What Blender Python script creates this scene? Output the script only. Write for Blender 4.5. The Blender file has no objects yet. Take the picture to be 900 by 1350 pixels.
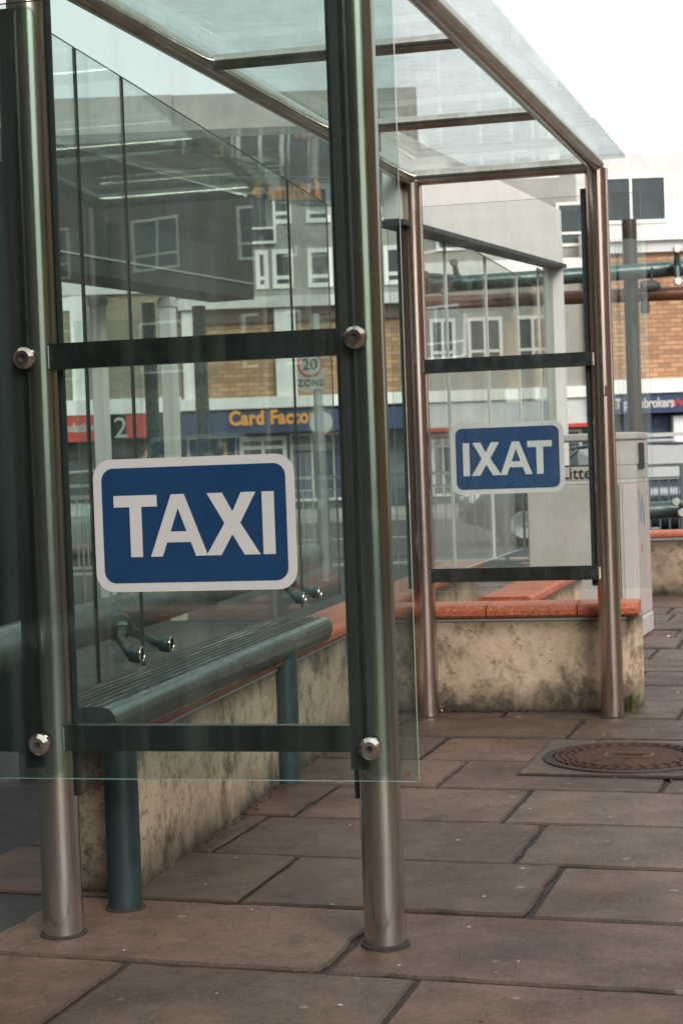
import bpy, math, random
from mathutils import Vector, Matrix
random.seed(7)
S = bpy.context.scene
COL = S.collection
rad = math.radians

# ------------------------------------------------------------------ camera
FPX = 2200.0; CH = 1.15; PITCH = math.atan(62/2200.0); ROLL = rad(2.03)
cam_d = bpy.data.cameras.new('camera'); cam = bpy.data.objects.new('camera', cam_d); COL.objects.link(cam)
cam_d.sensor_fit = 'HORIZONTAL'; cam_d.sensor_width = 36.0; cam_d.lens = 36.0*FPX/900.0
cam_d.clip_start = 0.05; cam_d.clip_end = 2000
cam_d.dof.use_dof = True; cam_d.dof.focus_distance = 4.7; cam_d.dof.aperture_fstop = 13.0
cam.matrix_world = Matrix.Translation((0, 0, CH)) @ Matrix.Rotation(rad(90)-PITCH, 4, 'X') @ Matrix.Rotation(-ROLL, 4, 'Z')
S.camera = cam
_f = Vector((0, math.cos(PITCH), -math.sin(PITCH))); _u0 = Vector((0, math.sin(PITCH), math.cos(PITCH))); _r0 = Vector((1, 0, 0))
_R = _r0*math.cos(ROLL) - _u0*math.sin(ROLL); _U = _r0*math.sin(ROLL) + _u0*math.cos(ROLL)
def W(px, py, y):
    """world point at distance y that is seen at photo position px, py (measuring aid)"""
    d = _f*FPX + _R*(px-450) + _U*(675-py)
    return Vector((0, 0, CH)) + d*(y/d.y)

# ------------------------------------------------------------------ world and sun (overcast)
world = bpy.data.worlds.new('World'); S.world = world; world.use_nodes = True
wt = world.node_tree; wt.nodes.clear()
wo = wt.nodes.new('ShaderNodeOutputWorld'); bg = wt.nodes.new('ShaderNodeBackground'); sky = wt.nodes.new('ShaderNodeTexSky')
sky.sky_type = 'NISHITA'; sky.sun_disc = False; sky.sun_elevation = rad(34); sky.sun_rotation = rad(158); sky.dust_density = 4.0; sky.air_density = 1.2
hs = wt.nodes.new('ShaderNodeHueSaturation'); hs.inputs['Saturation'].default_value = 0.10; hs.inputs['Value'].default_value = 1.0
cl = wt.nodes.new('ShaderNodeMixRGB'); cl.blend_type = 'MIX'; cl.inputs[0].default_value = 0.72; cl.inputs[2].default_value = (9.6, 9.9, 9.8, 1)
wtc = wt.nodes.new('ShaderNodeTexCoord'); wno = wt.nodes.new('ShaderNodeTexNoise'); wno.inputs['Scale'].default_value = 3.2; wno.inputs['Detail'].default_value = 6
wrr = wt.nodes.new('ShaderNodeValToRGB'); wrr.color_ramp.elements[0].position = .3; wrr.color_ramp.elements[0].color = (7.6, 7.9, 8.0, 1); wrr.color_ramp.elements[1].position = .7; wrr.color_ramp.elements[1].color = (10.4, 10.5, 10.3, 1)
wt.links.new(wtc.outputs['Generated'], wno.inputs['Vector']); wt.links.new(wno.outputs['Fac'], wrr.inputs[0]); wt.links.new(wrr.outputs[0], cl.inputs[2])
wt.links.new(sky.outputs[0], hs.inputs['Color']); wt.links.new(hs.outputs[0], cl.inputs[1]); wt.links.new(cl.outputs[0], bg.inputs[0]); wt.links.new(bg.outputs[0], wo.inputs[0])
bg.inputs[1].default_value = 0.10
sun_d = bpy.data.lights.new('sun', 'SUN'); sun_d.energy = 1.5; sun_d.angle = rad(30); sun_d.color = (1, 0.95, 0.88)
sun = bpy.data.objects.new('sun', sun_d); COL.objects.link(sun)
sun.rotation_euler = (rad(56), 0, rad(22))
S.view_settings.view_transform = 'Standard'; S.view_settings.look = 'None'; S.view_settings.gamma = 1; S.view_settings.use_curve_mapping = False
S.view_settings.exposure = 0.66
try:
    S.cycles.transparent_max_bounces = 40; S.cycles.max_bounces = 10; S.cycles.glossy_bounces = 5
    S.cycles.use_denoising = True; S.cycles.caustics_reflective = False; S.cycles.caustics_refractive = False
except Exception: pass

# ------------------------------------------------------------------ materials
def srgb(r, g, b):
    f = lambda c: (c/255/12.92) if c/255 <= .04045 else ((c/255+.055)/1.055)**2.4
    return (f(r), f(g), f(b), 1)
class NT:
    def __init__(s, name):
        s.m = bpy.data.materials.new(name); s.m.use_nodes = True; s.t = s.m.node_tree; s.t.nodes.clear()
        s.out = s.n('OutputMaterial'); s.tc = s.n('TexCoord')
    def n(s, k, **kw):
        x = s.t.nodes.new('ShaderNode'+k)
        for a, b in kw.items(): setattr(x, a, b)
        return x
    def l(s, a, b): s.t.links.new(a, b)
    def mapc(s, scale=(1, 1, 1), src='Object', rot=(0, 0, 0)):
        m = s.n('Mapping'); m.inputs['Scale'].default_value = scale; m.inputs['Rotation'].default_value = rot
        s.l(s.tc.outputs[src], m.inputs['Vector']); return m.outputs[0]
    def noise(s, vec, scale, detail=4, rough=.55, dist=0):
        n = s.n('TexNoise'); n.inputs['Scale'].default_value = scale; n.inputs['Detail'].default_value = detail
        n.inputs['Roughness'].default_value = rough; n.inputs['Distortion'].default_value = dist; s.l(vec, n.inputs['Vector']); return n.outputs['Fac']
    def ramp(s, fac, stops):
        r = s.n('ValToRGB'); e = r.color_ramp.elements
        while len(e) < len(stops): e.new(.5)
        for i, (p, c) in enumerate(stops):
            e[i].position = p; e[i].color = c if len(c) == 4 else (*c, 1)
        s.l(fac, r.inputs[0]); return r.outputs[0]
    def mix(s, fac, a, b, mode='MIX'):
        m = s.n('MixRGB', blend_type=mode)
        for i, v in ((0, fac), (1, a), (2, b)):
            if hasattr(v, 'is_linked'): s.l(v, m.inputs[i])
            else: m.inputs[i].default_value = v
        return m.outputs[0]
    def bump(s, h, strength=.3, dist=.01):
        b = s.n('Bump'); b.inputs['Strength'].default_value = strength; b.inputs['Distance'].default_value = dist; s.l(h, b.inputs['Height']); return b.outputs[0]
    def bsdf(s, color, rough=.5, metal=0, normal=None, spec=None, **kw):
        p = s.n('BsdfPrincipled')
        for k, v in (('Base Color', color), ('Roughness', rough), ('Metallic', metal)):
            if hasattr(v, 'is_linked'): s.l(v, p.inputs[k])
            else: p.inputs[k].default_value = v
        if normal is not None: s.l(normal, p.inputs['Normal'])
        if spec is not None: p.inputs['Specular IOR Level'].default_value = spec
        s.l(p.outputs[0], s.out.inputs[0]); return p
def g3(v): return (v, v, v, 1)

def plain(name, col, rough=.5, metal=0, var=.12, scale=6, bump=.0):
    t = NT(name); v = t.mapc(); n = t.noise(v, scale, 6, .65)
    c = t.mix(1.0, col, t.ramp(n, [(.3, g3(1-var)), (.7, g3(1+var*.5))]), 'MULTIPLY')
    r = t.ramp(t.noise(v, scale*3, 4), [(.3, g3(max(.02, rough-.1))), (.7, g3(min(1, rough+.12)))])
    nm = t.bump(t.noise(v, scale*12, 5), bump, .004) if bump else None
    t.bsdf(c, r, metal, nm); return t.m

def steel(name, tone, rough, warm=(1, 1, 1)):
    t = NT(name)
    n = t.noise(t.mapc((70, 70, .5)), 2.0, 3, .5)
    n2 = t.noise(t.mapc((1, 1, .12)), 7, 4, .6, .1)
    base = t.mix(t.ramp(n2, [(.35, g3(0)), (.7, g3(1))]), (tone*.70*warm[0], tone*.66*warm[1], tone*.60*warm[2], 1), (tone*warm[0], tone*warm[1], tone*warm[2], 1))
    base = t.mix(t.ramp(n, [(.45, g3(0)), (.80, g3(.35))]), base, (tone*.45, tone*.40, tone*.36, 1))
    spots = t.noise(t.mapc(), 24, 5, .75)
    base = t.mix(t.ramp(spots, [(.66, g3(0)), (.74, g3(.22))]), base, (.14, .10, .07, 1))
    run = t.noise(t.mapc((30, 30, .9)), 1.6, 6, .7, .4)
    base = t.mix(t.ramp(run, [(.60, g3(0)), (.70, g3(.25))]), base, (.16, .12, .09, 1))
    rr = t.mix(.5, t.ramp(n2, [(.25, g3(rough*.8)), (.75, g3(rough*1.4))]), t.ramp(spots, [(.45, g3(rough*.9)), (.75, g3(rough*1.9))]))
    t.bsdf(base, rr, .97, t.bump(n, .035, .001)); return t.m

def glass(name, tint, dirt=.05, seed=0, streak=.05):
    t = NT(name)
    tr = t.n('BsdfTransparent'); tr.inputs[0].default_value = (*tint, 1)
    gl = t.n('BsdfGlossy'); gl.inputs['Roughness'].default_value = .015; gl.inputs['Color'].default_value = (.95, 1, .98, 1)
    wv = t.mapc((1, 1, .6)); wob = t.noise(wv, 1.3, 1)
    b = t.bump(wob, .05, .05); t.l(b, gl.inputs['Normal'])
    lw = t.n('LayerWeight'); lw.inputs[0].default_value = .5
    p = t.n('Math', operation='POWER'); t.l(lw.outputs['Facing'], p.inputs[0]); p.inputs[1].default_value = 5.0
    ma = t.n('Math', operation='MULTIPLY_ADD'); t.l(p.outputs[0], ma.inputs[0]); ma.inputs[1].default_value = .65; ma.inputs[2].default_value = .035
    mx = t.n('MixShader'); t.l(ma.outputs[0], mx.inputs[0]); t.l(tr.outputs[0], mx.inputs[1]); t.l(gl.outputs[0], mx.inputs[2])
    df = t.n('BsdfDiffuse'); df.inputs[0].default_value = (.30, .32, .30, 1)
    v = t.mapc((1, 1, .35)); v.node.inputs['Location'].default_value = (seed, seed*2, seed)
    sm = t.ramp(t.noise(v, 7, 7, .7, .6), [(.35, g3(dirt*.35)), (.8, g3(dirt*1.6))])
    sp = t.n('TexVoronoi'); sp.inputs['Scale'].default_value = 38; t.l(t.mapc(), sp.inputs['Vector'])
    spk = t.ramp(sp.outputs['Distance'], [(.05, g3(.35)), (.085, g3(0))])
    pick = t.ramp(sp.outputs['Color'], [(.80, g3(0)), (.84, g3(1))])
    sv = t.mapc((16, 16, .30)); sv.node.inputs['Location'].default_value = (seed*3, seed, 0)
    stk = t.ramp(t.noise(sv, 1.0, 3, .5, .15), [(.52, g3(0)), (.70, g3(streak)), (.74, g3(streak*.35))])
    wide = t.ramp(t.noise(t.mapc((2.6, 2.6, .5)), 1.0, 2, .5, 1.2), [(.55, g3(0)), (.75, g3(streak*.6))])
    sm = t.mix(1.0, sm, t.mix(1.0, stk, wide, 'ADD'), 'ADD')
    d = t.mix(1.0, sm, t.mix(1.0, spk, pick, 'MULTIPLY'), 'ADD')
    m2 = t.n('MixShader'); t.l(d, m2.inputs[0]); t.l(mx.outputs[0], m2.inputs[1]); t.l(df.outputs[0], m2.inputs[2])
    t.l(m2.outputs[0], t.out.inputs[0]); return t.m

M = {}
M['steel'] = steel('brushed_stainless', .66, .16, (1, .97, .90))
M['steel_rose'] = steel('brushed_stainless_warm', .62, .17, (1, .83, .75))
M['bar'] = steel('darkened_bar_steel', .15, .30, (.82, 1, .97))  # dark reflections on the crossbars put into the steel colour
M['chrome'] = steel('bolt_steel', .80, .14, (1, .95, .90))
M['tube'] = plain('tube_paint', (.065, .10, .097, 1), .28, .4, .08)
M['tube_grey'] = plain('tube_grey', (.11, .14, .135, 1), .30, .35, .1)
M['tube_brown'] = plain('brown_reflection_tube', (.17, .068, .036, 1), .42, .2, .15)  # brown reflection on the lower tube put into its colour
M['tube_brownish'] = plain('brown_reflection_post', (.075, .055, .043, 1), .4, .3, .5, 2)  # brownish reflection on the post put into its colour
M['glass_front'] = glass('front_glass', (.82, .885, .862), .008, 1, .045)
M['glass_back'] = glass('back_glass', (.92, .955, .945), .016, 5, .07)
M['glass_far'] = glass('far_glass', (.955, .975, .965), .014, 9, .03)
M['glass_grey'] = glass('dusty_glass', (.86, .90, .88), .26, 3)
M['glass_edge'] = plain('glass_edge', (.34, .47, .43, 1), .15, 0, .1)
M['glass_edge_white'] = plain('glass_edge_bright', (.72, .76, .72, 1), .3, 0, .1)
M['rubber'] = plain('dark_rubber', (.02, .022, .022, 1), .6)
M['rust'] = plain('rust', (.16, .065, .03, 1), .8)

def m_concrete():
    t = NT('cast_concrete'); v = t.mapc()
    big = t.noise(v, 2.2, 7, .62, .4); fine = t.noise(v, 26, 6, .7)
    c = t.mix(t.ramp(big, [(.3, g3(0)), (.68, g3(1))]), (.25, .18, .125, 1), (.63, .465, .325, 1))
    c = t.mix(t.ramp(fine, [(.35, g3(.0)), (.75, g3(.25))]), c, (.68, .57, .45, 1))
    gr = t.noise(v, 75, 3, .6); c = t.mix(t.ramp(gr, [(.55, g3(0)), (.72, g3(.55))]), c, (.16, .12, .085, 1))
    st = t.noise(t.mapc((1, 1, .8)), 6.0, 10, .80, .1)
    c = t.mix(t.ramp(st, [(.49, g3(0)), (.60, g3(.82))]), c, (.085, .062, .040, 1))
    vo = t.n('TexVoronoi'); vo.inputs['Scale'].default_value = 30; t.l(v, vo.inputs['Vector'])
    pit = t.ramp(vo.outputs['Distance'], [(.08, g3(1)), (.17, g3(0))]); pk = t.ramp(vo.outputs['Color'], [(.58, g3(0)), (.60, g3(1))])
    pp = t.mix(1, pit, pk, 'MULTIPLY')
    c = t.mix(pp, c, (.045, .036, .028, 1))
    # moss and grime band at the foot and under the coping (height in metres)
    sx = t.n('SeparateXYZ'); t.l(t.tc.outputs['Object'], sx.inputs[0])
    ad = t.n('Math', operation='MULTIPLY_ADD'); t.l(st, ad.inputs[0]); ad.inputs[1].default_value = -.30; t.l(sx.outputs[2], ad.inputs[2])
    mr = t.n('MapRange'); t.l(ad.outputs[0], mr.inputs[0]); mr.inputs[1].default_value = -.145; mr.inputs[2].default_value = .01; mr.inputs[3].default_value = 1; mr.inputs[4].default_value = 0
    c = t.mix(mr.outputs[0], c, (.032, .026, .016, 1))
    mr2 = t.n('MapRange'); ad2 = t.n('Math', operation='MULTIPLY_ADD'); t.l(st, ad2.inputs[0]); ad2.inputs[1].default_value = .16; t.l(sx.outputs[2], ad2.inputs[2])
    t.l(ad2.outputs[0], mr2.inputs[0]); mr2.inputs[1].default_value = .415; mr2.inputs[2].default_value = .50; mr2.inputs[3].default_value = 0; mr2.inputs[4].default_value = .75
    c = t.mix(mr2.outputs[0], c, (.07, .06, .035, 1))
    h = t.mix(.5, fine, t.mix(1, big, pp, 'SUBTRACT'))
    t.bsdf(c, .85, 0, t.bump(h, .45, .008)); return t.m
def m_terrazzo():
    t = NT('orange_terrazzo'); v = t.mapc()
    vo = t.n('TexVoronoi'); vo.inputs['Scale'].default_value = 175; t.l(v, vo.inputs['Vector'])
    c = t.ramp(vo.outputs['Color'], [(0, (.20, .035, .014)), (.35, (.50, .105, .040)), (.75, (.58, .17, .08)), (.97, (.78, .48, .34))])
    c = t.mix(t.ramp(t.noise(v, 5, 6, .7), [(.4, g3(0)), (.75, g3(.55))]), c, (.15, .06, .04, 1))
    t.bsdf(c, .5, 0, t.bump(t.mix(.5, vo.outputs['Distance'], t.noise(v, 40, 4)), .5, .004)); return t.m
def m_slab():
    t = NT('paving_slab'); v = t.mapc()
    at = t.n('Attribute'); at.attribute_name = 'tone'
    n1 = t.noise(v, 4.5, 10, .76, .2); n2 = t.noise(v, 85, 5, .75)
    c = t.mix(t.ramp(n1, [(.32, g3(0)), (.70, g3(1))]), (.038, .023, .017, 1), (.165, .104, .076, 1))
    c = t.mix(t.ramp(n2, [(.4, g3(0)), (.8, g3(.5))]), c, (.25, .185, .145, 1))
    tn = t.n('MixRGB', blend_type='MULTIPLY'); tn.inputs[0].default_value = 1; t.l(c, tn.inputs[1]); t.l(at.outputs['Color'], tn.inputs[2])
    st = t.noise(v, 1.1, 4, .6)
    vo = t.n('TexVoronoi'); vo.inputs['Scale'].default_value = 9; t.l(t.mapc((1, 1.2, 1)), vo.inputs['Vector'])
    gum = t.mix(1, t.ramp(vo.outputs['Distance'], [(.10, g3(1)), (.14, g3(0))]), t.ramp(vo.outputs['Color'], [(.62, g3(0)), (.66, g3(.5))]), 'MULTIPLY')
    c = t.mix(gum, tn.outputs[0], (.34, .29, .25, 1))
    r = t.ramp(t.noise(v, 2.0, 6, .7), [(.38, g3(.26)), (.62, g3(.72))])
    wv_ = t.noise(t.mapc((1, 1, 1)), 1.7, 5, .7); c = t.mix(t.ramp(wv_, [(.45, g3(0)), (.62, g3(.6))]), c, t.mix(1, c, (.42, .37, .35, 1), 'MULTIPLY'))
    t.bsdf(c, r, 0, t.bump(t.mix(.6, n1, n2), .8, .010)); return t.m
def m_brick(name, a, b, mortar, sx=1.0):
    t = NT(name)
    s = t.n('SeparateXYZ'); t.l(t.tc.outputs['Object'], s.inputs[0]); cb = t.n('CombineXYZ')
    t.l(s.outputs[0], cb.inputs[0]); t.l(s.outputs[2], cb.inputs[1])
    br = t.n('TexBrick'); t.l(cb.outputs[0], br.inputs['Vector'])
    br.inputs['Color1'].default_value = a; br.inputs['Color2'].default_value = b; br.inputs['Mortar'].default_value = mortar
    br.inputs['Scale'].default_value = 1; br.inputs['Brick Width'].default_value = .26*sx; br.inputs['Row Height'].default_value = .092*sx; br.inputs['Mortar Size'].default_value = .012*sx; br.inputs['Bias'].default_value = -.1
    c = t.mix(t.ramp(t.noise(cb.outputs[0], 1.3, 6, .7), [(.3, g3(0)), (.8, g3(.45))]), br.outputs['Color'], (.15, .12, .09, 1))
    t.bsdf(c, .85, 0, t.bump(br.outputs['Fac'], .3, .01)); return t.m
M['concrete'] = m_concrete(); M['terrazzo'] = m_terrazzo(); M['slab'] = m_slab()
M['brick'] = m_brick('buff_brick', (.62, .33, .165, 1), (.33, .155, .075, 1), (.26, .165, .10, 1), 1.3)
M['brick_olive'] = m_brick('dull_brick', (.34, .29, .19, 1), (.22, .19, .13, 1), (.24, .21, .16, 1))
M['brick_dark'] = m_brick('dark_brick', (.10, .055, .035, 1), (.06, .035, .025, 1), (.12, .09, .07, 1))
M['joint'] = plain('joint_grit', (.030, .024, .020, 1), .95, 0, .3, 30)
M['asphalt'] = plain('asphalt', (.055, .055, .056, 1), .85, 0, .25, 12, .4)
M['lane'] = plain('dark_asphalt', (.034, .036, .035, 1), .7, 0, .35, 9, .4)
M['kerb'] = plain('kerb_stone', (.30, .29, .27, 1), .8, 0, .2)
M['white_line'] = plain('road_paint', (.7, .7, .68, 1), .6)
M['iron'] = plain('cast_iron', (.040, .024, .018, 1), .55, .4, .5, 18, .2)
M['iron_rust'] = plain('worn_iron', (.095, .047, .030, 1), .6, .3, .5, 22, .2)
M['sign_white'] = plain('sign_white', (.50, .49, .475, 1), .32, 0, .06)
M['sign_white_far'] = plain('sign_white_far', (.70, .69, .67, 1), .32, 0, .05)
M['sign_blue'] = plain('sign_blue', (.011, .041, .105, 1), .25, 0, .12, 2.5)
M['sign_blue_back'] = plain('sign_blue_far', (.026, .072, .185, 1), .25, 0, .10, 2.5)  # lighter blue for the farther sign
M['bench'] = NT('bench_metal').m
def m_bench():
    t = NT('bench_ridged_steel'); r1 = t.mapc((1, 1, 1), rot=(0, 0, rad(13)))
    m2 = t.n('Mapping'); m2.inputs['Scale'].default_value = (75, 5.0, 75); t.l(r1, m2.inputs['Vector'])
    n = t.noise(m2.outputs[0], 1.0, 4, .6); b = t.noise(t.mapc(), 9, 5, .6)
    c = t.mix(t.ramp(n, [(.50, g3(0)), (.66, g3(1))]), (.11, .135, .13, 1), (.46, .50, .49, 1))  # pale streaks put the broken highlights of the seat into the colour
    c = t.mix(t.ramp(b, [(.5, g3(0)), (.7, g3(.4))]), c, (.10, .125, .12, 1))
    t.bsdf(c, t.ramp(n, [(.45, g3(.28)), (.64, g3(.10))]), .85); return t.m
A13_ = rad(13)
bpy.data.materials.remove(M['bench']); M['bench'] = m_bench()
M['bench_nose'] = plain('bench_nose', (.16, .20, .195, 1), .22, .75, .25, 5)
M['bench_leg'] = plain('bench_leg', (.045, .075, .08, 1), .4, .5, .3)
M['bin'] = plain('bin_grey', (.44, .42, .385, 1), .55, 0, .16, 3)
M['bin_pink'] = plain('bin_door', (.50, .44, .42, 1), .55, 0, .10, 3)
M['bin_dark'] = plain('bin_dark', (.02, .02, .02, 1), .8)
M['bin_light'] = plain('bin_base', (.48, .46, .43, 1), .7, 0, .2)
M['white'] = plain('white_paint', (.86, .835, .79, 1), .5, 0, .07, 3)
M['offwhite'] = plain('offwhite', (.66, .655, .63, 1), .6, 0, .16, 2)
M['render_grey'] = plain('grey_render', (.36, .345, .31, 1), .9, 0, .2, 1)
M['dark_grey'] = plain('dark_grey', (.05, .055, .055, 1), .6)
M['navy'] = plain('navy_fascia', (.018, .038, .11, 1), .45)
M['red'] = plain('red_fascia', (.56, .045, .028, 1), .45)
M['orange'] = plain('orange_letters', (.95, .36, .04, 1), .5, 0, .03)
M['yellow'] = plain('yellow', (.75, .48, .12, 1), .6)
M['win'] = plain('window_glass', (.035, .05, .055, 1), .08, 0, .4, 1.2)
M['shop'] = plain('shop_interior', (.10, .12, .13, 1), .25, 0, .75, .9)
M['shop_blue'] = plain('shop_blue', (.05, .08, .15, 1), .25, 0, .7, 1.5)
M['canopy_dark'] = plain('dark_canopy', (.05, .06, .058, 1), .5, .3, .2)
M['panel_dark'] = plain('dark_green_panel', (.010, .026, .026, 1), .3, 0, .3, 2)
M['car_grey'] = plain('car_grey', (.40, .42, .42, 1), .22, .4, .05)
M['car_dark'] = plain('car_dark', (.03, .045, .06, 1), .2, .3, .05)
M['tyre'] = plain('tyre', (.02, .02, .02, 1), .8)
M['rail'] = plain('galvanised', (.42, .44, .44, 1), .45, .4, .1)
M['panel_brick'] = m_brick('darkened_brick', (.17, .10, .07, 1), (.10, .06, .045, 1), (.16, .13, .10, 1))  # brick darkened to weaken its reflection in the back glass
M['rail_dark'] = plain('rail_dark', (.10, .12, .12, 1), .45, .4, .1)
M['skin'] = plain('skin', (.45, .26, .19, 1), .6)
M['hair'] = plain('hair', (.03, .018, .012, 1), .7)
M['coat'] = plain('coat', (.08, .05, .04, 1), .9)
M['coat2'] = plain('coat2', (.35, .22, .22, 1), .9)
M['trouser'] = plain('trousers', (.02, .022, .03, 1), .9)
M['litter'] = plain('litter_paper', (.75, .73, .70, 1), .8)
M['leaf'] = plain('grass_blade', (.09, .11, .03, 1), .7, 0, .5)
M['graffiti'] = plain('marker_ink', (.16, .22, .26, 1), .6)
M['lamp_glass'] = plain('lamp_glass', (.6, .6, .58, 1), .1)

# ------------------------------------------------------------------ mesh helpers
class MB:
    """collects shapes in world coordinates; build() links them as one mesh"""
    def __init__(s): s.v = []; s.f = []; s.m = []; s.sm = []
    def add(s, vs, fs, mi=0, smooth=False):
        o = len(s.v); s.v += [Vector(p) for p in vs]
        for f in fs: s.f.append([i+o for i in f]); s.m.append(mi); s.sm.append(smooth)
    def box(s, c, sx, sy, sz, ax=None, mi=0, edge_mi=None):
        """c centre; ax = (X, Y) horizontal unit axes; edge_mi: material of faces other than +-Y"""
        X, Y = ax if ax else (Vector((1, 0, 0)), Vector((0, 1, 0))); Z = Vector((0, 0, 1)); c = Vector(c)
        vs = [c + X*(sx/2*a) + Y*(sy/2*b) + Z*(sz/2*d) for a in (-1, 1) for b in (-1, 1) for d in (-1, 1)]
        q = [((0, 1, 3, 2), 'x'), ((4, 6, 7, 5), 'x'), ((0, 4, 5, 1), 'y'), ((2, 3, 7, 6), 'y'), ((0, 2, 6, 4), 'x'), ((1, 5, 7, 3), 'x')]
        for f, k in q: s.add(vs, [f], mi if (k == 'y' or edge_mi is None) else edge_mi)
        return s
    def prism(s, poly, z0, z1, mi=0):
        n = len(poly); vs = [Vector((p[0], p[1], z0)) for p in poly] + [Vector((p[0], p[1], z1)) for p in poly]
        s.add(vs, [list(range(n))[::-1], list(range(n, 2*n))] + [[i, (i+1) % n, n+(i+1) % n, n+i] for i in range(n)], mi); return s
    def tube(s, a, b, r, n=24, mi=0, r2=None, caps=True):
        a = Vector(a); b = Vector(b); d = (b-a).normalized(); r2 = r if r2 is None else r2
        x = d.orthogonal().normalized(); y = d.cross(x)
        ring = lambda c, rr: [c + x*rr*math.cos(2*math.pi*i/n) + y*rr*math.sin(2*math.pi*i/n) for i in range(n)]
        s.add(ring(a, r)+ring(b, r2), [[i, (i+1) % n, n+(i+1) % n, n+i] for i in range(n)], mi, True)
        if caps: s.add(ring(a, r), [list(range(n))[::-1]], mi); s.add(ring(b, r2), [list(range(n))], mi)
        return s
    def lathe(s, a, d, prof, n=28, mi=0):
        """prof = [(along, radius)]"""
        a = Vector(a); d = Vector(d).normalized(); x = d.orthogonal().normalized(); y = d.cross(x)
        vs = []
        for t, r in prof: vs += [a + d*t + x*r*math.cos(2*math.pi*i/n) + y*r*math.sin(2*math.pi*i/n) for i in range(n)]
        fs = [[k*n+i, k*n+(i+1) % n, (k+1)*n+(i+1) % n, (k+1)*n+i] for k in range(len(prof)-1) for i in range(n)]
        s.add(vs, fs, mi, False); return s
    def sweep(s, section, a, b, X, Z=Vector((0, 0, 1)), mi=0, smooth=False):
        """section = [(x, z)] closed, swept from a to b"""
        a = Vector(a); b = Vector(b); n = len(section)
        vs = [a+X*p[0]+Z*p[1] for p in section] + [b+X*p[0]+Z*p[1] for p in section]
        s.add(vs, [[i, (i+1) % n, n+(i+1) % n, n+i] for i in range(n)], mi, smooth)
        s.add(vs, [list(range(n))[::-1], list(range(n, 2*n))], mi); return s
def build(mb, name, mats, parent=None, bevel=0):
    """parent may be a root Empty or a part (whose matrix is its root's)"""
    me = bpy.data.meshes.new(name)
    if parent is None:
        xs = [p.x for p in mb.v]; ys = [p.y for p in mb.v]; z0 = min(p.z for p in mb.v)
        o0 = Vector(((min(xs)+max(xs))/2, (min(ys)+max(ys))/2, z0)); T = Matrix.Translation(-o0)
    else: T = ROOTM[parent.name].inverted()
    me.from_pydata([tuple(T @ p) for p in mb.v], [], mb.f)
    for m in (mats if isinstance(mats, (list, tuple)) else [mats]): me.materials.append(m)
    for p, mi, sm in zip(me.polygons, mb.m, mb.sm): p.material_index = mi; p.use_smooth = sm
    me.update()
    o = bpy.data.objects.new(name, me); COL.objects.link(o)
    if parent is None: o.location = o0; ROOTM[o.name] = Matrix.Translation(o0)
    else: o.parent = parent; ROOTM[o.name] = ROOTM[parent.name]
    if bevel:
        b = o.modifiers.new('bevel', 'BEVEL'); b.width = bevel; b.segments = 2; b.limit_method = 'ANGLE'; b.angle_limit = rad(40)
    return o
ROOTM = {}
def tag(o, label=None, cat=None, group=None, kind=None):
    if label: o['label'] = label
    if cat: o['category'] = cat
    if group: o['group'] = group
    if kind: o['kind'] = kind
    return o
def root(name, loc, label, cat, group=None, rz=0):
    o = bpy.data.objects.new(name, None); COL.objects.link(o); o.location = loc; o.rotation_euler = (0, 0, rz); o.empty_display_size = .2
    ROOTM[o.name] = Matrix.Translation(Vector(loc)) @ Matrix.Rotation(rz, 4, 'Z')
    return tag(o, label, cat, group)
def text_mb(s, size, depth, origin, X, Z, bold=0.0, align='LEFT', mirror=False, space=1.0):
    cu = bpy.data.curves.new('t', 'FONT'); cu.body = s; cu.size = size; cu.extrude = depth; cu.offset = bold; cu.align_x = align; cu.space_character = space; cu.resolution_u = 4
    ob = bpy.data.objects.new('t', cu); COL.objects.link(ob)
    dg = bpy.context.evaluated_depsgraph_get(); dg.update()
    me = bpy.data.meshes.new_from_object(ob.evaluated_get(dg))
    X = Vector(X); Z = Vector(Z); N = X.cross(Z).normalized(); mb = MB(); k = -1 if mirror else 1
    mb.add([Vector(origin) + X*(v.co.x*k) + Z*v.co.y + N*v.co.z for v in me.vertices], [list(p.vertices) for p in me.polygons])
    bpy.data.objects.remove(ob); bpy.data.curves.remove(cu); bpy.data.meshes.remove(me)
    return mb
def copy_tree(o, parent=None):
    c = o.copy(); COL.objects.link(c); c.parent = parent; ROOTM[c.name] = ROOTM[o.name]
    for ch in list(o.children): copy_tree(ch, c)
    return c
Z3 = Vector((0, 0, 1)); UX = Vector((1, 0, 0)); UY = Vector((0, 1, 0))
A13 = rad(13)
u = Vector((math.cos(A13), -math.sin(A13), 0)); v = Vector((math.sin(A13), math.cos(A13), 0))

# ------------------------------------------------------------------ ground, paving, road
g = MB(); g.add([(-400, -200, -.13), (400, -200, -.13), (400, 900, -.13), (-400, 900, -.13)], [(0, 1, 2, 3)])
tag(build(g, 'ground', M['asphalt']), kind='structure')
g = MB(); g.prism([(-60, -8), (60, -8), (60, 19.0), (-60, 19.0)], -.125, -.012)
tag(build(g, 'pavement_bed', M['joint']), kind='structure')
g = MB(); g.add([(-200, 19.3, -.12), (200, 19.3, -.12), (200, 37, -.12), (-200, 37, -.12)], [(0, 1, 2, 3)])
tag(build(g, 'road', M['asphalt']), kind='structure')
g = MB()
for i in range(-12, 12): g.box((i*6, 28.5, -.1150), 3.2, .12, .004)
tag(build(g, 'road_marking', M['white_line']), kind='structure')
g = MB(); g.box((0, 19.15, -.055), 120, .29, .13); tag(build(g, 'kerb', M['kerb'], bevel=.015), kind='structure')
g = MB(); g.box((0, 37.15, -.055), 160, .29, .13); g.prism([(-80, 37.3), (80, 37.3), (80, 44.9), (-80, 44.9)], -.13, 0); tag(build(g, 'far_pavement', M['kerb']), kind='structure')

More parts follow.
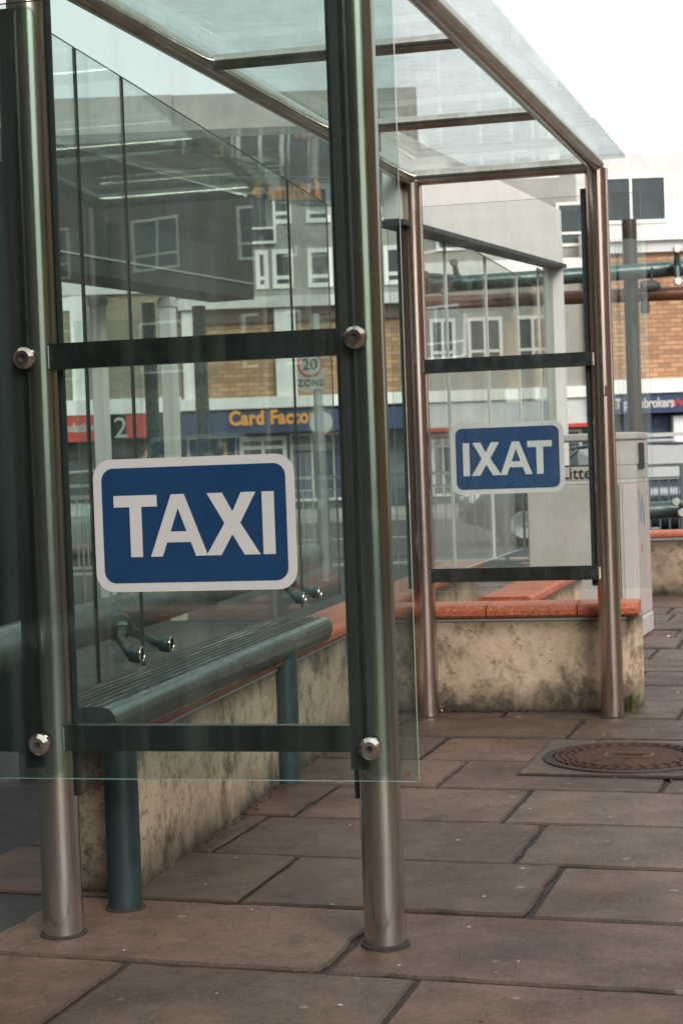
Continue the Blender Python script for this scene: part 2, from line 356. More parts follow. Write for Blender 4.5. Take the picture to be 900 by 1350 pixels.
g = MB(); g.add([(-60, -8, -.008), (-1.75, -8, -.008), (-1.75, 1.0, -.008), (-.55+.0, 4.8, -.008), (2.6, 18.9, -.008), (-60, 18.9, -.008)], [(0, 1, 2, 3, 4, 5)])
tag(build(g, 'taxi_lane', M['lane']), kind='structure')
mb = MB(); tones = []
MANC = Vector((1.05, 6.26, 0))
row = 0; yy = 2.2
P0 = Vector((1.04, 6.747, 0))      # a joint line seen in the photo passes here
def slab(a0, a1, b0, b1, z, tone, tilt):
    gp = .0055
    a0 += gp; a1 -= gp; b0 += gp*1.6; b1 -= gp*1.6; e = .006
    near_ = (P0 + u2*((a0+a1)/2) + v2*b0).y < 10
    per = []
    cor = [(a0, b0), (a1, b0), (a1, b1), (a0, b1)]
    for k in range(4):
        p, q = cor[k], cor[(k+1) % 4]; n_ = (13 if k % 2 == 0 else 8) if near_ else 1
        nx, ny = ((0, 1), (-1, 0), (0, -1), (1, 0))[k]
        for i in range(n_):
            f = i/n_; w_ = abs(random.gauss(0, .0022)) if i else random.uniform(.001, .012)*(random.random() < .5)
            if i and random.random() < .05: w_ += random.uniform(.004, .012)
            x = p[0]+(q[0]-p[0])*f; y = p[1]+(q[1]-p[1])*f
            if i == 0: mx_, my_ = ((1, 1), (-1, 1), (-1, -1), (1, -1))[k]; x += mx_*w_; y += my_*w_
            else: x += nx*w_; y += ny*w_
            per.append((x, y))
    ca, cb_ = (a0+a1)/2, (b0+b1)/2; n = len(per); w = lambda p, zz: P0 + u2*p[0] + v2*p[1] + Z3*zz
    ins = [(x + (e if x < ca else -e), y + (e if y < cb_ else -e)) for x, y in per]
    vs = [w(p, -.03) for p in per] + [w(p, z-.006) for p in per] + [w(p, z+tilt*(p[0]-a0)) for p in ins]
    fs = [(i, (i+1) % n, n+(i+1) % n, n+i) for i in range(n)] + [(n+i, n+(i+1) % n, 2*n+(i+1) % n, 2*n+i) for i in range(n)] + [tuple(range(2*n, 3*n))]
    mb.add(vs, fs); tones.extend([(tone[0]*.55, tone[1]*.55, tone[2]*.55, 1)]*(2*n)+[tone])
A2 = rad(17); u2 = Vector((math.cos(A2), -math.sin(A2), 0)); v2 = Vector((math.sin(A2), math.cos(A2), 0))
rows = [-8.0]
while rows[-1] < 13.5: rows.append(rows[-1] + (.53 if not -.05 > rows[-1]+.0 > -.6 else .53))
off = -rows[min(range(len(rows)), key=lambda i: abs(rows[i]))]
rows = [r+off for r in rows]
for k in range(len(rows)-1):
    a = -9.0 - random.random()*.8
    while a < 9.5:
        L = random.choice([.62, .78, .92, .92, .70])
        cc_ = P0 + u2*(a+L/2) + v2*(rows[k]+.26)
        if cc_.x < .067 + math.tan(A13)*(max(cc_.y, 3.2)-7.4) - .45: a += L; continue
        if (P0 + u2*(a+L) + v2*rows[k+1]).y > 18.95 or (P0 + u2*a + v2*rows[k+1]).y > 18.95: a += L; continue
        tcol = random.uniform(.58, 1.10)
        slab(a, a+L, rows[k], rows[k+1], random.uniform(-.004, .004), (tcol*random.uniform(1.0, 1.14), tcol, tcol*random.uniform(.88, 1.0), 1), random.uniform(-.003, .003))
        a += L
o = build(mb, 'pavement', M['slab']); tag(o, kind='structure')
at = o.data.attributes.new('tone', 'FLOAT_COLOR', 'FACE')
for i, tcol in enumerate(tones): at.data[i].color = tcol

# ------------------------------------------------------------------ seat walls with terrazzo coping
def coping_section(w, h):
    r = h*.42; pts = []
    for cx, a0 in ((w/2-r, 0), (-w/2+r, 180)):
        for k in range(0, 7):
            a = rad(a0 - 90 + k*30) if a0 == 0 else rad(a0-90+k*30)
            pts.append((cx + r*math.cos(a), h/2 + (h/2-r if math.sin(a) > 0 else -(h/2-r))*1 + r*math.sin(a)))
    return pts
CS = coping_section(.27, .058)
def wall_run(parent, a, b, nrm, th, ztop=.415, bodyname='wall', seg=1.6):
    """face runs a->b on the ground; body extends along nrm by th"""
    a = Vector(a); b = Vector(b); m = MB()
    m.prism([a, b, b+nrm*th, a+nrm*th], -.01, ztop); build(m, bodyname, M['concrete'], parent, .006)
    lip = MB(); d = (b-a).normalized()
    lip.prism([a-nrm*.008-d*.005, b-nrm*.008+d*.005, b+nrm*(th+.008)+d*.005, a+nrm*(th+.008)-d*.005], ztop+.001, ztop+.016); build(lip, 'mortar_bed', M['kerb'], parent)
    L = (b-a).length; n = max(1, round(L/seg)); c = nrm*(th/2)
    for i in range(n):
        p = a+c+d*(L*i/n + (.003 if i else -.05)); q = a+c+d*(L*(i+1)/n - (.003 if i < n-1 else -.05))
        m = MB(); m.sweep(CS, p+Z3*(ztop+.017), q+Z3*(ztop+.017), nrm); build(m, 'coping', M['terrazzo'], parent, .006)
# long wall behind the bench (receding) with the cross wall at its end
Wp = lambda y: Vector((.067 + math.tan(A13)*(y-7.4), y, 0))
r_ = root('seat_wall', Wp(4.2), 'long low stained concrete seat wall with orange coping, running back behind the bench', 'low wall')
wall_run(r_, Wp(4.52), Wp(10.9), -u, .20)
r_ = root('seat_wall', (.7, 7.5, 0), 'low stained concrete wall with orange terrazzo coping filling the foot of the smaller taxi pane', 'low wall')
a = Vector((.20, 7.69, 0)); b = Vector((1.245, 7.45, 0)); nn = (b-a).normalized(); nv = Vector((-nn.y, nn.x, 0))
m = MB(); m.prism([a, b, b+nv*.20+nn*.075, a+nv*.20], -.01, .415); build(m, 'wall', M['concrete'], r_, .008)
m = MB(); m.prism([a-nv*.006, b-nv*.006+nn*.006, b+nv*.206+nn*.081, a+nv*.206], .416, .430); build(m, 'mortar_bed', M['kerb'], r_)
L = (b-a).length+.07
for i in range(3):
    p = a+nv*.10+nn*(L*[0, .40, .76][i]+.003); q = a+nv*.10+nn*(L*[.40, .76, 1][i]-.003)
    m = MB(); m.sweep(CS, p+Z3*.431, q+Z3*.431, nv); build(m, 'coping', M['terrazzo'], r_, .014)
r_ = root('seat_wall', (.8, 8.6, 0), 'short concrete seat wall with orange coping seen end-on beside the litter bin', 'low wall')
sA = Vector((.70, 8.25, 0)); sd = Vector((math.sin(rad(16)), math.cos(rad(16)), 0)); sn = Vector((sd.y, -sd.x, 0))
wall_run(r_, sA, sA+sd*2.0, sn, .20, ztop=.40)
r_ = root('seat_wall', (4.0, 13.4, 0), 'pale concrete seat wall with orange coping right of the litter bin', 'low wall')
wall_run(r_, Vector((1.9, 13.75, 0)), Vector((6.2, 12.9, 0)), v, .42, ztop=.44)

# ------------------------------------------------------------------ taxi shelter (near glass end, far glass end, back glass, roof)
NA = Vector((-.732, 4.15, 0)); NB = NA + u*.822
FA = Vector((.36, 7.50, 0)); FB = FA + u*.822
sh = root('taxi_shelter', NA, 'tall steel tube and glass shelter carrying both blue taxi signs on its panes', 'shelter')
def post(p, mat, top=2.40, r=.05):
    m = MB(); m.tube(p+Z3*-.01, p+Z3*top, r, 40); o = build(m, 'post', mat, sh)
    m = MB(); m.lathe(p, Z3, [(-.005, r+.010), (.0045, r+.008), (.007, r+.001)], 32); build(m, 'foot_ring', M['joint'], o)  # thin dark ring around the post foot
    return o
post(NA, M['steel']); post(NB, M['steel']); post(FA, M['steel_rose']); post(FB, M['steel_rose'])
def crossbar(a, b, z, h=.063, d=.030, off=-.026):
    m = MB(); c = (a+b)/2 + v*off + Z3*z; m.box(c, (b-a).length-.075, d, h, (u, v)); build(m, 'crossbar', M['bar'], sh, .003)
    for e, sgn in ((a, 1), (b, -1)):
        m = MB(); base = e + u*sgn*.0375 + v*(off-.013)
        for k in range(10): m.lathe(base + Z3*(z-h/2+.004+k*h/11), -v, [(-.004, .0035), (.003, .0025), (.004, .0005)], 6)
        build(m, 'weld_bead', M['steel'], sh)
for z in (1.441, .500): crossbar(NA, NB, z)
for z in (1.575, .640): crossbar(FA, FB, z, .062)
def pane(c, w, z0, z1, ax, mat, name='glass_pane', th=.012, edge='glass_edge', parent=None):
    m = MB(); m.box(Vector((c.x, c.y, (z0+z1)/2)), w, th, z1-z0, ax, 0, 1)
    return build(m, name, [mat, M[edge]], parent or sh)
# near end glass: stands in front of the posts on bolts
gp0, gp1 = -.36, .93
gpane = pane(NA + u*((gp0+gp1)/2) - v*.068, gp1-gp0, .405, 2.30, (u, v), M['glass_front'])
m = MB(); m.lathe(NA + u*(gp1-.024) - v*.0745 + Z3*.425, -v, [(0, .006), (.003, .006), (.0031, .001)], 16); build(m, 'rust_dot', M['rust'], gpane)
def bolt(p):
    m = MB(); q = p - v*.0745
    m.lathe(q, -v, [(0, .024), (.002, .0265), (.016, .0265), (.026, .018), (.027, .0175), (.027, .0085), (.020, .0075), (.020, .001)], 32)
    o = build(m, 'bolt_head', M['chrome'], sh)
    m = MB(); m.lathe(p - v*.042, -v, [(0, .013), (.019, .013)], 20); build(m, 'spacer', M['rust'], o)
    m = MB(); m.lathe(q - v*.0203, -v, [(0, .0072), (.0005, .0072), (.0005, .003), (.003, .0028), (.003, .0002)], 8); build(m, 'hex_socket', M['rubber'], o)
for p, z in ((NA-u*.006, 1.437), (NA-u*.008, .492), (NB-u*.004, 1.445), (NB-u*.002, .485)): bolt(p + Z3*z)
# inner channel beside each near post, where a rubber gasket runs down the tube
for p, sgn in ((NA, 1), (NB, -1)):
    m = MB(); m.box(p + u*sgn*.056 + v*.0 + Z3*1.35, .009, .014, 2.0, (u, v)); build(m, 'gasket', M['rubber'], sh)
for p in (NA, NB):
    m = MB(); m.box(p - u*.036 - v*.0525 + Z3*1.36, .040, .010, 1.86, (u, v)); build(m, 'glazing_strip', M['bar'], sh, .002)
    m = MB(); m.box(p - u*.036 - v*.0600 + Z3*1.36, .022, .004, 1.86, (u, v)); build(m, 'gasket', M['rubber'], sh)
for p in (FA, FB):
    m = MB(); m.box(p - u*.060 + v*.015 + Z3*1.45, .024, .030, 1.74, (u, v)); build(m, 'glazing_strip', M['tube'], sh, .004)
    m = MB(); m.box(p - u*.060 - v*.0025 + Z3*1.45, .008, .004, 1.74, (u, v)); build(m, 'gasket', M['rubber'], sh)
# far end glass, behind the posts
pane(FA + u*.44 + v*.066, 1.13, .56, 2.30, (u, v), M['glass_far'])
for p in (FA, FB):
    for z in (1.575, .64):
        m = MB(); m.lathe(p + v*.045 + Z3*z, v, [(0, .012), (.016, .012)], 16); build(m, 'spacer', M['chrome'], sh)
m = MB(); m.box(FB - u*.002 - v*.052 + Z3*1.412, .045, .006, .006, (u, v)); m.box(FB + u*.018 - v*.052 + Z3*1.432, .004, .006, .045, (u, v)); build(m, 'wire_clip', M['chrome'], sh)
# back glass along v, in three panes, with a tubular rail and glass clamps behind it
ax_v = (v, -u)
BA = NA - u*.03
for s0, s1 in ((.10, .375), (.385, .735), (.745, 2.62), (2.63, 3.30)):
    pane(BA + v*((s0+s1)/2), s1-s0, .58, 2.30, ax_v, M['glass_back'], edge='rubber', th=.006)
for s0 in (.74, 2.625, .38):
    m = MB(); m.box(BA + v*s0 + Z3*1.44, .009, .008, 1.71, ax_v); build(m, 'joint_seal', M['rubber'], sh)
RO = NA - u*.17
m = MB(); m.tube(RO - v*.9 + Z3*.695, RO + v*3.35 + Z3*.745, .062, 32); rail_o = build(m, 'rail_tube', M['tube_grey'], sh)
for s0 in (.74, 2.625):
    c = RO + v*s0 + u*.05 + Z3*.70; gx = u*.095
    m = MB(); m.lathe(c, u, [(0, .045), (.03, .04), (.055, .026), (.06, .001)], 20)
    for k in (-.125, .135):
        p = c + gx + v*k - Z3*.070; mid = c + u*.045 + v*k*.55 - Z3*.03
        m.tube(c + u*.03, mid, .020, 12, r2=.014); m.tube(mid, p, .014, 12, r2=.012)
    cl_ = build(m, 'glass_clamp', M['tube'], sh)
    for k in (-.125, .135):
        p = c + gx + v*k - Z3*.070
        m = MB(); m.lathe(p, u, [(0, .001), (0, .020), (.020, .025), (.034, .025), (.036, .022), (.036, .020)], 24); build(m, 'clamp_pad', M['tube'], cl_)
        m = MB(); m.lathe(p, u, [(.0362, .024), (.039, .023), (.039, .019), (.0362, .018)], 24); build(m, 'pad_ring', M['chrome'], cl_)
        m = MB(); m.lathe(p, u, [(.0305, .0175), (.0305, .001)], 20); build(m, 'clamp_cap', M['rubber'], cl_)
# roof frame and glass roof
for a_, b_ in ((NA, NB), (FA, FB), (NA, FA), (NB, FB)):
    m = MB(); m.tube(a_+Z3*2.42, b_+Z3*2.42, .035, 24); build(m, 'roof_beam', M['steel'], sh)
for k in (.33, .66):
    m = MB(); m.tube(NA.lerp(FA, k)+Z3*2.42, NB.lerp(FB, k)+Z3*2.42, .025, 20); build(m, 'roof_beam', M['steel'], sh)
m = MB(); q = [NA-u*.1-v*.2, NB+u*.12-v*.2, FB+u*.12+v*.15, FA-u*.1+v*.15]; m.prism(q, 2.466, 2.480); build(m, 'roof_glass', [M['glass_back']], sh)

# ------------------------------------------------------------------ taxi signs (stickers on the glass)
def rrect(x0, x1, z0, z1, r, n=8):
    pts = []
    for cx, cz, a0 in ((x1-r, z0+r, -90), (x1-r, z1-r, 0), (x0+r, z1-r, 90), (x0+r, z0+r, 180)):
        for k in range(n+1):
            a = rad(a0+90*k/n); pts.append((cx+r*math.cos(a), cz+r*math.sin(a)))
    return pts
def plate(pts, O, X, N, th, off=0):
    m = MB(); n = len(pts); f = lambda p, d: O + X*p[0] + Z3*p[1] + N*d
    vs = [f(p, off) for p in pts]+[f(p, off+th) for p in pts]
    m.add(vs, [list(range(n)), list(range(n, 2*n))[::-1]] + [[i, (i+1) % n, n+(i+1) % n, n+i] for i in range(n)]); return m
LET = {'T': [[(0, 80), (59, 80), (59, 65), (37.6, 65), (37.6, 0), (21.4, 0), (21.4, 65), (0, 65)]],
       'X': [[(126.5, 80), (147, 80), (160, 55.5), (172, 80), (191.5, 80), (170, 41), (195.5, 0), (174.5, 0), (159, 26.5), (143.5, 0), (123.5, 0), (149, 41)]],
       'I': [[(199.5, 80), (215.5, 80), (215.5, 0), (199.5, 0)]]}
def taxi_sign(O, X, N, w, h, label, mirrored, blue, letters_scale):
    wm = M['sign_white_far'] if mirrored else M['sign_white']
    """O = lower left corner on the glass seen from the front; N points to the reader"""
    r0 = root('taxi_sign', O, label, 'sign', 'blue taxi signs on the shelter glass')
    k = w/.50
    build(plate(rrect(0, w, 0, h, .046*k), O, X, N, .0012), 'border', wm, r0)
    bd = .0215*k
    face = build(plate(rrect(bd, w-bd, bd, h-bd, .030*k), O, X, N, .0006, .0014), 'face', blue, r0)
    sc = letters_scale; mx = (w-215.5*sc)/2; mz = (h-80*sc)/2 - .002
    def put(polys, nm):
        m = MB()
        for pts in polys:
            pp = [((215.5-p[0]) if mirrored else p[0], p[1]) for p in pts]
            q = plate([(mx+p[0]*sc, mz+p[1]*sc) for p in pp], O, X, N, .0005, .0022); m.add(q.v, q.f)
        o = build(m, nm, wm, face)
    put(LET['T'], 'letter'); put(LET['X'], 'letter'); put(LET['I'], 'letter')
    A = [[(48.5, 0), (64.5, 0), (71, 18), (76.2, 32), (87, 62), (87, 80), (78.2, 80)], [(125.5, 0), (109.5, 0), (103, 18), (97.8, 32), (87, 62), (87, 80), (95.8, 80)], [(71, 18), (103, 18), (97.8, 32), (76.2, 32)]]
    put(A, 'letter')
gl_front = NA - v*.0746
def on_front(px, py):
    # where the sight line through px, py meets the near glass
    d = _f*FPX + _R*(px-450) + _U*(675-py); n = v; t = (gl_front - Vector((0, 0, CH))).dot(n)/d.dot(n); return Vector((0, 0, CH)) + d*t
def on_far(px, py):
    d = _f*FPX + _R*(px-450) + _U*(675-py); t = (FA + v*.0722 - Vector((0, 0, CH))).dot(v)/d.dot(v); return Vector((0, 0, CH)) + d*t
c0 = on_front(255.7, 690.6)
taxi_sign(c0 - u*.2515 - Z3*.1605, u, -v, .503, .321, 'large near blue sign reading TAXI with a white rounded border on the nearer glass pane', False, M['sign_blue'], .00186)
c1 = on_far(668.5, 603.5)
taxi_sign(c1 - u*.2545 - Z3*.160 + v*.0030, u, -v, .509, .320, 'smaller blue sign seen from behind, reading IXAT backwards on the farther glass pane', True, M['sign_blue_back'], .00186)

# ------------------------------------------------------------------ perch bench
def Bp(y): return Vector((-.196 + math.tan(A13)*(y-6.0), y, 0))    # right (front) edge of the bench
bn = root('bench', Bp(5.2), 'long ridged grey metal perch bench behind the near taxi sign, on round legs', 'bench')
wB = .235; zt = .548
sec = [(0, -.035), (.012, -.052), (.03, -.060), (.05, -.058), (.06, -.040), (.06, -.02)]
# section in (x to the left, z); ridged top with a rolled front edge
sec = [(.010, -.088), (.0, -.070), (-.007, -.045), (-.004, -.022), (.006, -.006), (.018, .001), (.030, .003)]; groove = []
for k in range(7):
    x0 = .034+k*.027
    groove += [len(sec), len(sec)+1, len(sec)+2]
    sec += [(x0, .0035), (x0+.002, -.003), (x0+.007, -.003), (x0+.009, .0035), (x0+.018, .0048)]
sec += [(.230, .002), (.238, -.010), (.236, -.045), (.225, -.060), (.03, -.060), (.03, -.088)]
m = MB(); m.sweep(sec, Bp(4.25)+Z3*zt, Bp(6.60)+Z3*zt, -u)
for k in groove: m.m[k] = 1
for k in list(range(0, 7))+list(range(len(sec)-6, len(sec))): m.m[k] = 2
for k in range(0, 7): m.sm[k] = True
m.m[-1] = m.m[-2] = 2
build(m, 'seat', [M['bench'], M['bench_leg'], M['bench_nose']], bn, 0)
m = MB(); m.sweep([(.034, -.098), (.034, -.062), (.20, -.062), (.20, -.098)], Bp(4.30)+Z3*zt, Bp(6.45)+Z3*zt, -u); build(m, 'seat_frame', M['bench_leg'], bn)
for yy in (4.37, 6.02):
    m = MB(); c = Bp(yy) - u*.035; m.tube(c - Z3*.01, c + Z3*(zt-.062), .045, 28); lg = build(m, 'leg', M['bench_leg'], bn)
    m = MB(); m.lathe(c, Z3, [(-.004, .055), (.0045, .053), (.007, .046)], 24); build(m, 'foot_ring', M['joint'], lg)  # thin dark ring around the leg foot

# ------------------------------------------------------------------ rear glass shelter with white canopy
CA = Vector((.40, 7.98, 0)); CBp = Vector((1.575, 12.07, 0)); cd = (CBp-CA).normalized(); cn = Vector((cd.y, -cd.x, 0)); axc = (cd, Vector((-cd.y, cd.x, 0)))
cs = root('glass_shelter', CBp, 'white canopied glass shelter with a square white column standing behind the smaller taxi pane', 'shelter')
Lc = (CBp-CA).length
m = MB(); m.box(CBp + cd*.06 + Z3*1.36, .13, .13, 2.75, axc); build(m, 'column', M['white'], cs, .006)
def along(px):
    # distance along the glass line seen at photo column px (eye level)
    k = (px-450)/FPX; return max(0, ((k*CA.y-CA.x)/(cd.x-k*cd.y)))
ss = [0.02]+[along(p) for p in (597, 649.5, 690)]+[along(718)]
for i in range(4):
    a0, a1 = ss[i]+.008, ss[i+1]-.008
    mm = MB(); mm.box(CA + cd*((a0+a1)/2) + Z3*1.45, a1-a0, .012, 1.74, axc, 0, 1); build(mm, 'glass_pane', [M['glass_back'], M['glass_edge_white']], cs)
    mm = MB(); mm.box(CA + cd*(a1+.008) + Z3*1.45, .010, .016, 1.74, axc); build(mm, 'joint_seal', M['glass_edge_white'], cs)
mm = MB(); mm.box(CA + cd*((ss[4]+Lc-.02)/2+.0) + Z3*1.50, Lc-.02-ss[4], .012, 1.9, axc, 0, 1); build(mm, 'frosted_pane', [M['glass_grey'], M['glass_edge']], cs)
# sloping white fascia beam with a dark lower flange
b0 = CA + cd*-.6; z_at = lambda s_: 2.235 + .0655*(s_+.0)
for nm, mat, dz0, dz1, wd in (('fascia', 'white', .03, .42, .07), ('flange', 'canopy_dark', 0.0, .028, .13)):
    m = MB(); s0_, s1_ = -.6, Lc+.10
    p0 = CA + cd*s0_; p1 = CA + cd*s1_
    n_ = axc[1]; vs = []
    for p, s_ in ((p0, s0_), (p1, s1_)):
        for w_ in (-wd/2, wd/2):
            for dz in (dz0, dz1): vs.append(p + n_*(w_) + Z3*(z_at(s_)+dz))
    vs = [x + cn*.03 for x in vs]
    m.add(vs, [(0, 1, 3, 2), (4, 6, 7, 5), (0, 4, 5, 1), (2, 3, 7, 6), (0, 2, 6, 4), (1, 5, 7, 3)]); build(m, nm, M[mat], cs, .004)
m = MB(); p0 = CA-cd*.6; p1 = CBp+cd*.15; n_ = axc[1]
m.add([p0+cn*-.02+Z3*(z_at(-.6)+.425), p1+cn*-.02+Z3*(z_at(Lc)+.425), p1-cn*1.6+Z3*(z_at(Lc)+.5), p0-cn*1.6+Z3*(z_at(-.6)+.5),
       p0+cn*-.02+Z3*(z_at(-.6)+.46), p1+cn*-.02+Z3*(z_at(Lc)+.46), p1-cn*1.6+Z3*(z_at(Lc)+.54), p0-cn*1.6+Z3*(z_at(-.6)+.54)],
      [(0, 1, 2, 3), (7, 6, 5, 4), (0, 4, 5, 1), (1, 5, 6, 2), (2, 6, 7, 3), (3, 7, 4, 0)]); build(m, 'roof', M['glass_grey'], cs)

# ------------------------------------------------------------------ left canopy with pale columns
lc = root('canopy', (-1.9, 12.2, 0), 'dark roofed canopy on pale square columns, seen through the near pane', 'canopy')
E0 = Vector((-2.6, 10.1, 2.50)); E1 = Vector((-.95, 14.25, 2.575)); ed = (E1-E0); ed.z = 0; ed.normalize(); en = Vector((-ed.y, ed.x, 0))
m = MB(); vs = []
for p in (E0, E1):
    for w_, dz in ((-.30, 0), (-.30, .85), (.10, 0), (.10, .85)): vs.append(p + en*w_ + Z3*dz)
m.add(vs, [(0, 1, 3, 2), (4, 6, 7, 5), (0, 4, 5, 1), (2, 3, 7, 6), (0, 2, 6, 4), (1, 5, 7, 3)]); build(m, 'roof', M['canopy_dark'], lc)
m = MB(); vs = [p - en*(w_+.30) + Z3*dz for p in (E0, E1) for w_, dz in ((.012, .12), (.012, .135), (.0, .12), (.0, .135))]
m.add(vs, [(0, 1, 3, 2), (4, 6, 7, 5), (0, 4, 5, 1), (2, 3, 7, 6), (0, 2, 6, 4), (1, 5, 7, 3)]); build(m, 'edge_trim', M['rail'], lc)
for px0, px1, y in ((220, 242, 12.9), (129, 150, 12.6)):
    k = ((px0+px1)/2-450)/FPX; w_ = (px1-px0)/FPX*y*.75
    m = MB(); m.box(Vector((k*y, y, 1.24)), w_, w_, 2.50, (ed, en)); cc = build(m, 'column', M['white'], lc, .004)
    m = MB(); c = Vector((k*y, y, 0)); m.box(c + Z3*2.44, w_*1.25, w_*1.25, .05, (ed, en)); build(m, 'column_cap', M['offwhite'], cc)
for px0, px1, y in ((262, 282, 14.0), (196, 216, 13.6)):
    k = ((px0+px1)/2-450)/FPX; w_ = (px1-px0)/FPX*y*.9
    m = MB(); m.tube(Vector((k*y, y, 0)), Vector((k*y, y, 2.52)), w_/2, 20); build(m, 'tube_post', M['tube'], lc)
# number 2 on the glass of this canopy
m = MB(); y = 13.1
lp = W(103, 560, y); rp = W(190, 560, y)
m.box(Vector(((lp.x+rp.x)/2, y, 1.45)), rp.x-lp.x, .012, 1.8, (UX, UY), 0, 1); gl2 = build(m, 'glass_pane', [M['glass_back'], M['glass_edge_white']], lc)
q = W(150, 577, y-.012); build(text_mb('2', .23, .001, q, UX, Z3), 'numeral', M['offwhite'], gl2)

# panel added at the far left for the dark reflection in the back glass
pl = root('dark_fill_panel', (-1.6, 6.4, 0), 'tall dark green panel added to darken the left edge behind the near glass', 'panel')
a_ = Vector((-1.10, 6.35, 0)); m = MB(); m.box(a_ - u*.75 + Z3*1.22, 1.5, .10, 2.24, (u, v)); build(m, 'board', M['panel_dark'], pl, .01)
for k in (.12, 1.38):
    m = MB(); m.box(a_ - u*k + Z3*.06, .08, .08, .13, (u, v)); build(m, 'foot', M['dark_grey'], pl)

# ------------------------------------------------------------------ tubular frame shelter (right rear)
fr = root('tube_frame', (2.3, 13.2, 0), 'teal tubular steel shelter frame, brown reflections in its colour, with glass clamps, rising behind the litter bin', 'shelter')
TP = W(837, 560, 13.2); TP.z = 0
lean = W(831, 330, 13.2)
m = MB(); m.tube(TP + Z3*-.01, Vector((TP.x, TP.y, 3.0)), .058, 28, 0); build(m, 'post', M['tube_brownish'], fr)
ta = W(545, 378, 12.9); tb = W(930, 351, 13.1)
m = MB(); m.tube(ta, tb, .062, 28); build(m, 'upper_tube', M['tube'], fr)
ta2 = W(545, 400, 13.25); tb2 = W(930, 385, 13.25)
m = MB(); m.tube(ta2, tb2, .055, 28); build(m, 'lower_tube', M['tube_brown'], fr)
ra = W(800, 676, 13.05); rb = W(960, 668, 13.0)
m = MB(); m.tube(ra, rb, .068, 28); build(m, 'rail_tube', M['tube'], fr)
def fitting(c, pts, parent=fr):
    m = MB(); c = Vector(c)
    m.lathe(c, -UY, [(-.04, .035), (.05, .045), (.09, .035), (.10, .001)], 20)
    for p in pts:
        p = Vector(p); m.tube(c - UY*.08, p, .026, 12, r2=.018)
    o = build(m, 'glass_clamp', M['tube'], parent)
    for p in pts:
        m = MB(); m.lathe(Vector(p) + UY*.01, -UY, [(0, .032), (.025, .034), (.035, .026), (.035, .014), (.028, .013), (.028, .001)], 20); build(m, 'clamp_pad', M['chrome'], o)
fitting(W(889, 352, 12.97), [W(892, 328, 12.84), W(893, 371, 12.84)])
fitting(W(602, 368, 12.85), [W(598, 345, 12.75), W(585, 383, 12.75), W(560, 362, 12.75)])
fitting(W(560, 372, 12.85), [W(552, 350, 12.75), W(550, 392, 12.75)])
fitting(W(902, 668, 12.97), [W(890, 662, 12.84), W(898, 676, 12.84)])
for px0, px1 in ((780, 818), (822, 858)):
    a_ = W(px0, 560, 12.8); b_ = W(px1, 560, 12.8)
    m = MB(); m.box(Vector(((a_.x+b_.x)/2, 12.8, 1.75)), b_.x-a_.x, .012, 2.1, (UX, UY), 0, 1); build(m, 'glass_pane', [M['glass_far'], M['glass_edge']], fr)
# security camera hanging under the upper tube
sc_ = root('security_camera', W(858, 372, 13.0), 'small black security camera hanging below the teal tube, right of the post', 'camera')
m = MB(); c = W(858, 377, 13.0); m.lathe(c - UX*.08 + Z3*.0, UX, [(0, .03), (.01, .045), (.11, .045), (.13, .032), (.15, .025), (.15, .001)], 16); build(m, 'body', M['dark_grey'], sc_)
m = MB(); m.tube(W(859, 352, 13.0), c, .008, 8); m.tube(c, W(850, 398, 13.0), .012, 8); build(m, 'cable', M['dark_grey'], sc_)
m = MB(); q = W(850, 405, 13.0); m.box(q, .06, .05, .09); build(m, 'junction_box', M['dark_grey'], sc_, .008)

# ------------------------------------------------------------------ litter bin
F = [Vector((1.17, 10.50, 0)), Vector((1.745, 10.38, 0)), Vector((1.855, 10.45, 0)), Vector((2.00, 10.86, 0)), Vector((1.93, 11.0, 0)), Vector((1.30, 11.08, 0))]
fx = (F[1]-F[0]).normalized(); fn = Vector((fx.y, -fx.x, 0))      # fn points to the viewer
lb = root('litter_bin', F[1], 'big grey double litter bin with white stripe and slot openings, behind the smaller taxi sign', 'litter bin')
cen = sum(F, Vector())/6
grow = lambda k: [cen + (p-cen)*k for p in F]
m = MB(); m.prism(grow(1.035), 0, .13); build(m, 'plinth', M['bin_light'], lb, .012)
m = MB(); m.prism(F, .131, .975); build(m, 'body', [M['bin']], lb, .008)
m = MB(); m.prism(grow(1.004), .976, 1.000); build(m, 'white_stripe', M['sign_white'], lb)
m = MB(); m.prism(F, 1.001, 1.085); build(m, 'label_band', M['bin'], lb, .004)
S1 = F[0] + fx*.47
bk = F[5] + (F[4]-F[5]).normalized()*.42
m = MB(); m.prism([S1, F[1], F[2], F[3], F[4], bk], 1.086, 1.243); hood = build(m, 'slot_housing', M['bin'], lb, .005)
m = MB(); m.prism([F[0], F[0]+fx*.05, F[0]+fx*.05-fn*.05, F[0]-fn*.05], 1.086, 1.243); build(m, 'lid_post', M['bin'], lb)
m = MB(); m.prism([F[5]+fn*.05, F[5]+fn*.05+fx*.05, F[5]+fx*.05, F[5]], 1.086, 1.243); build(m, 'lid_post', M['bin'], lb)
m = MB(); m.prism([F[0]-fn*.06+fx*.06, S1-fn*.06-fx*.02, bk+fn*.06, F[5]+fn*.06+fx*.06], 1.086, 1.094); build(m, 'dark_opening', M['bin_dark'], lb)
m = MB(); m.prism(grow(1.045), 1.245, 1.292); build(m, 'lid', M['bin'], lb, .010)
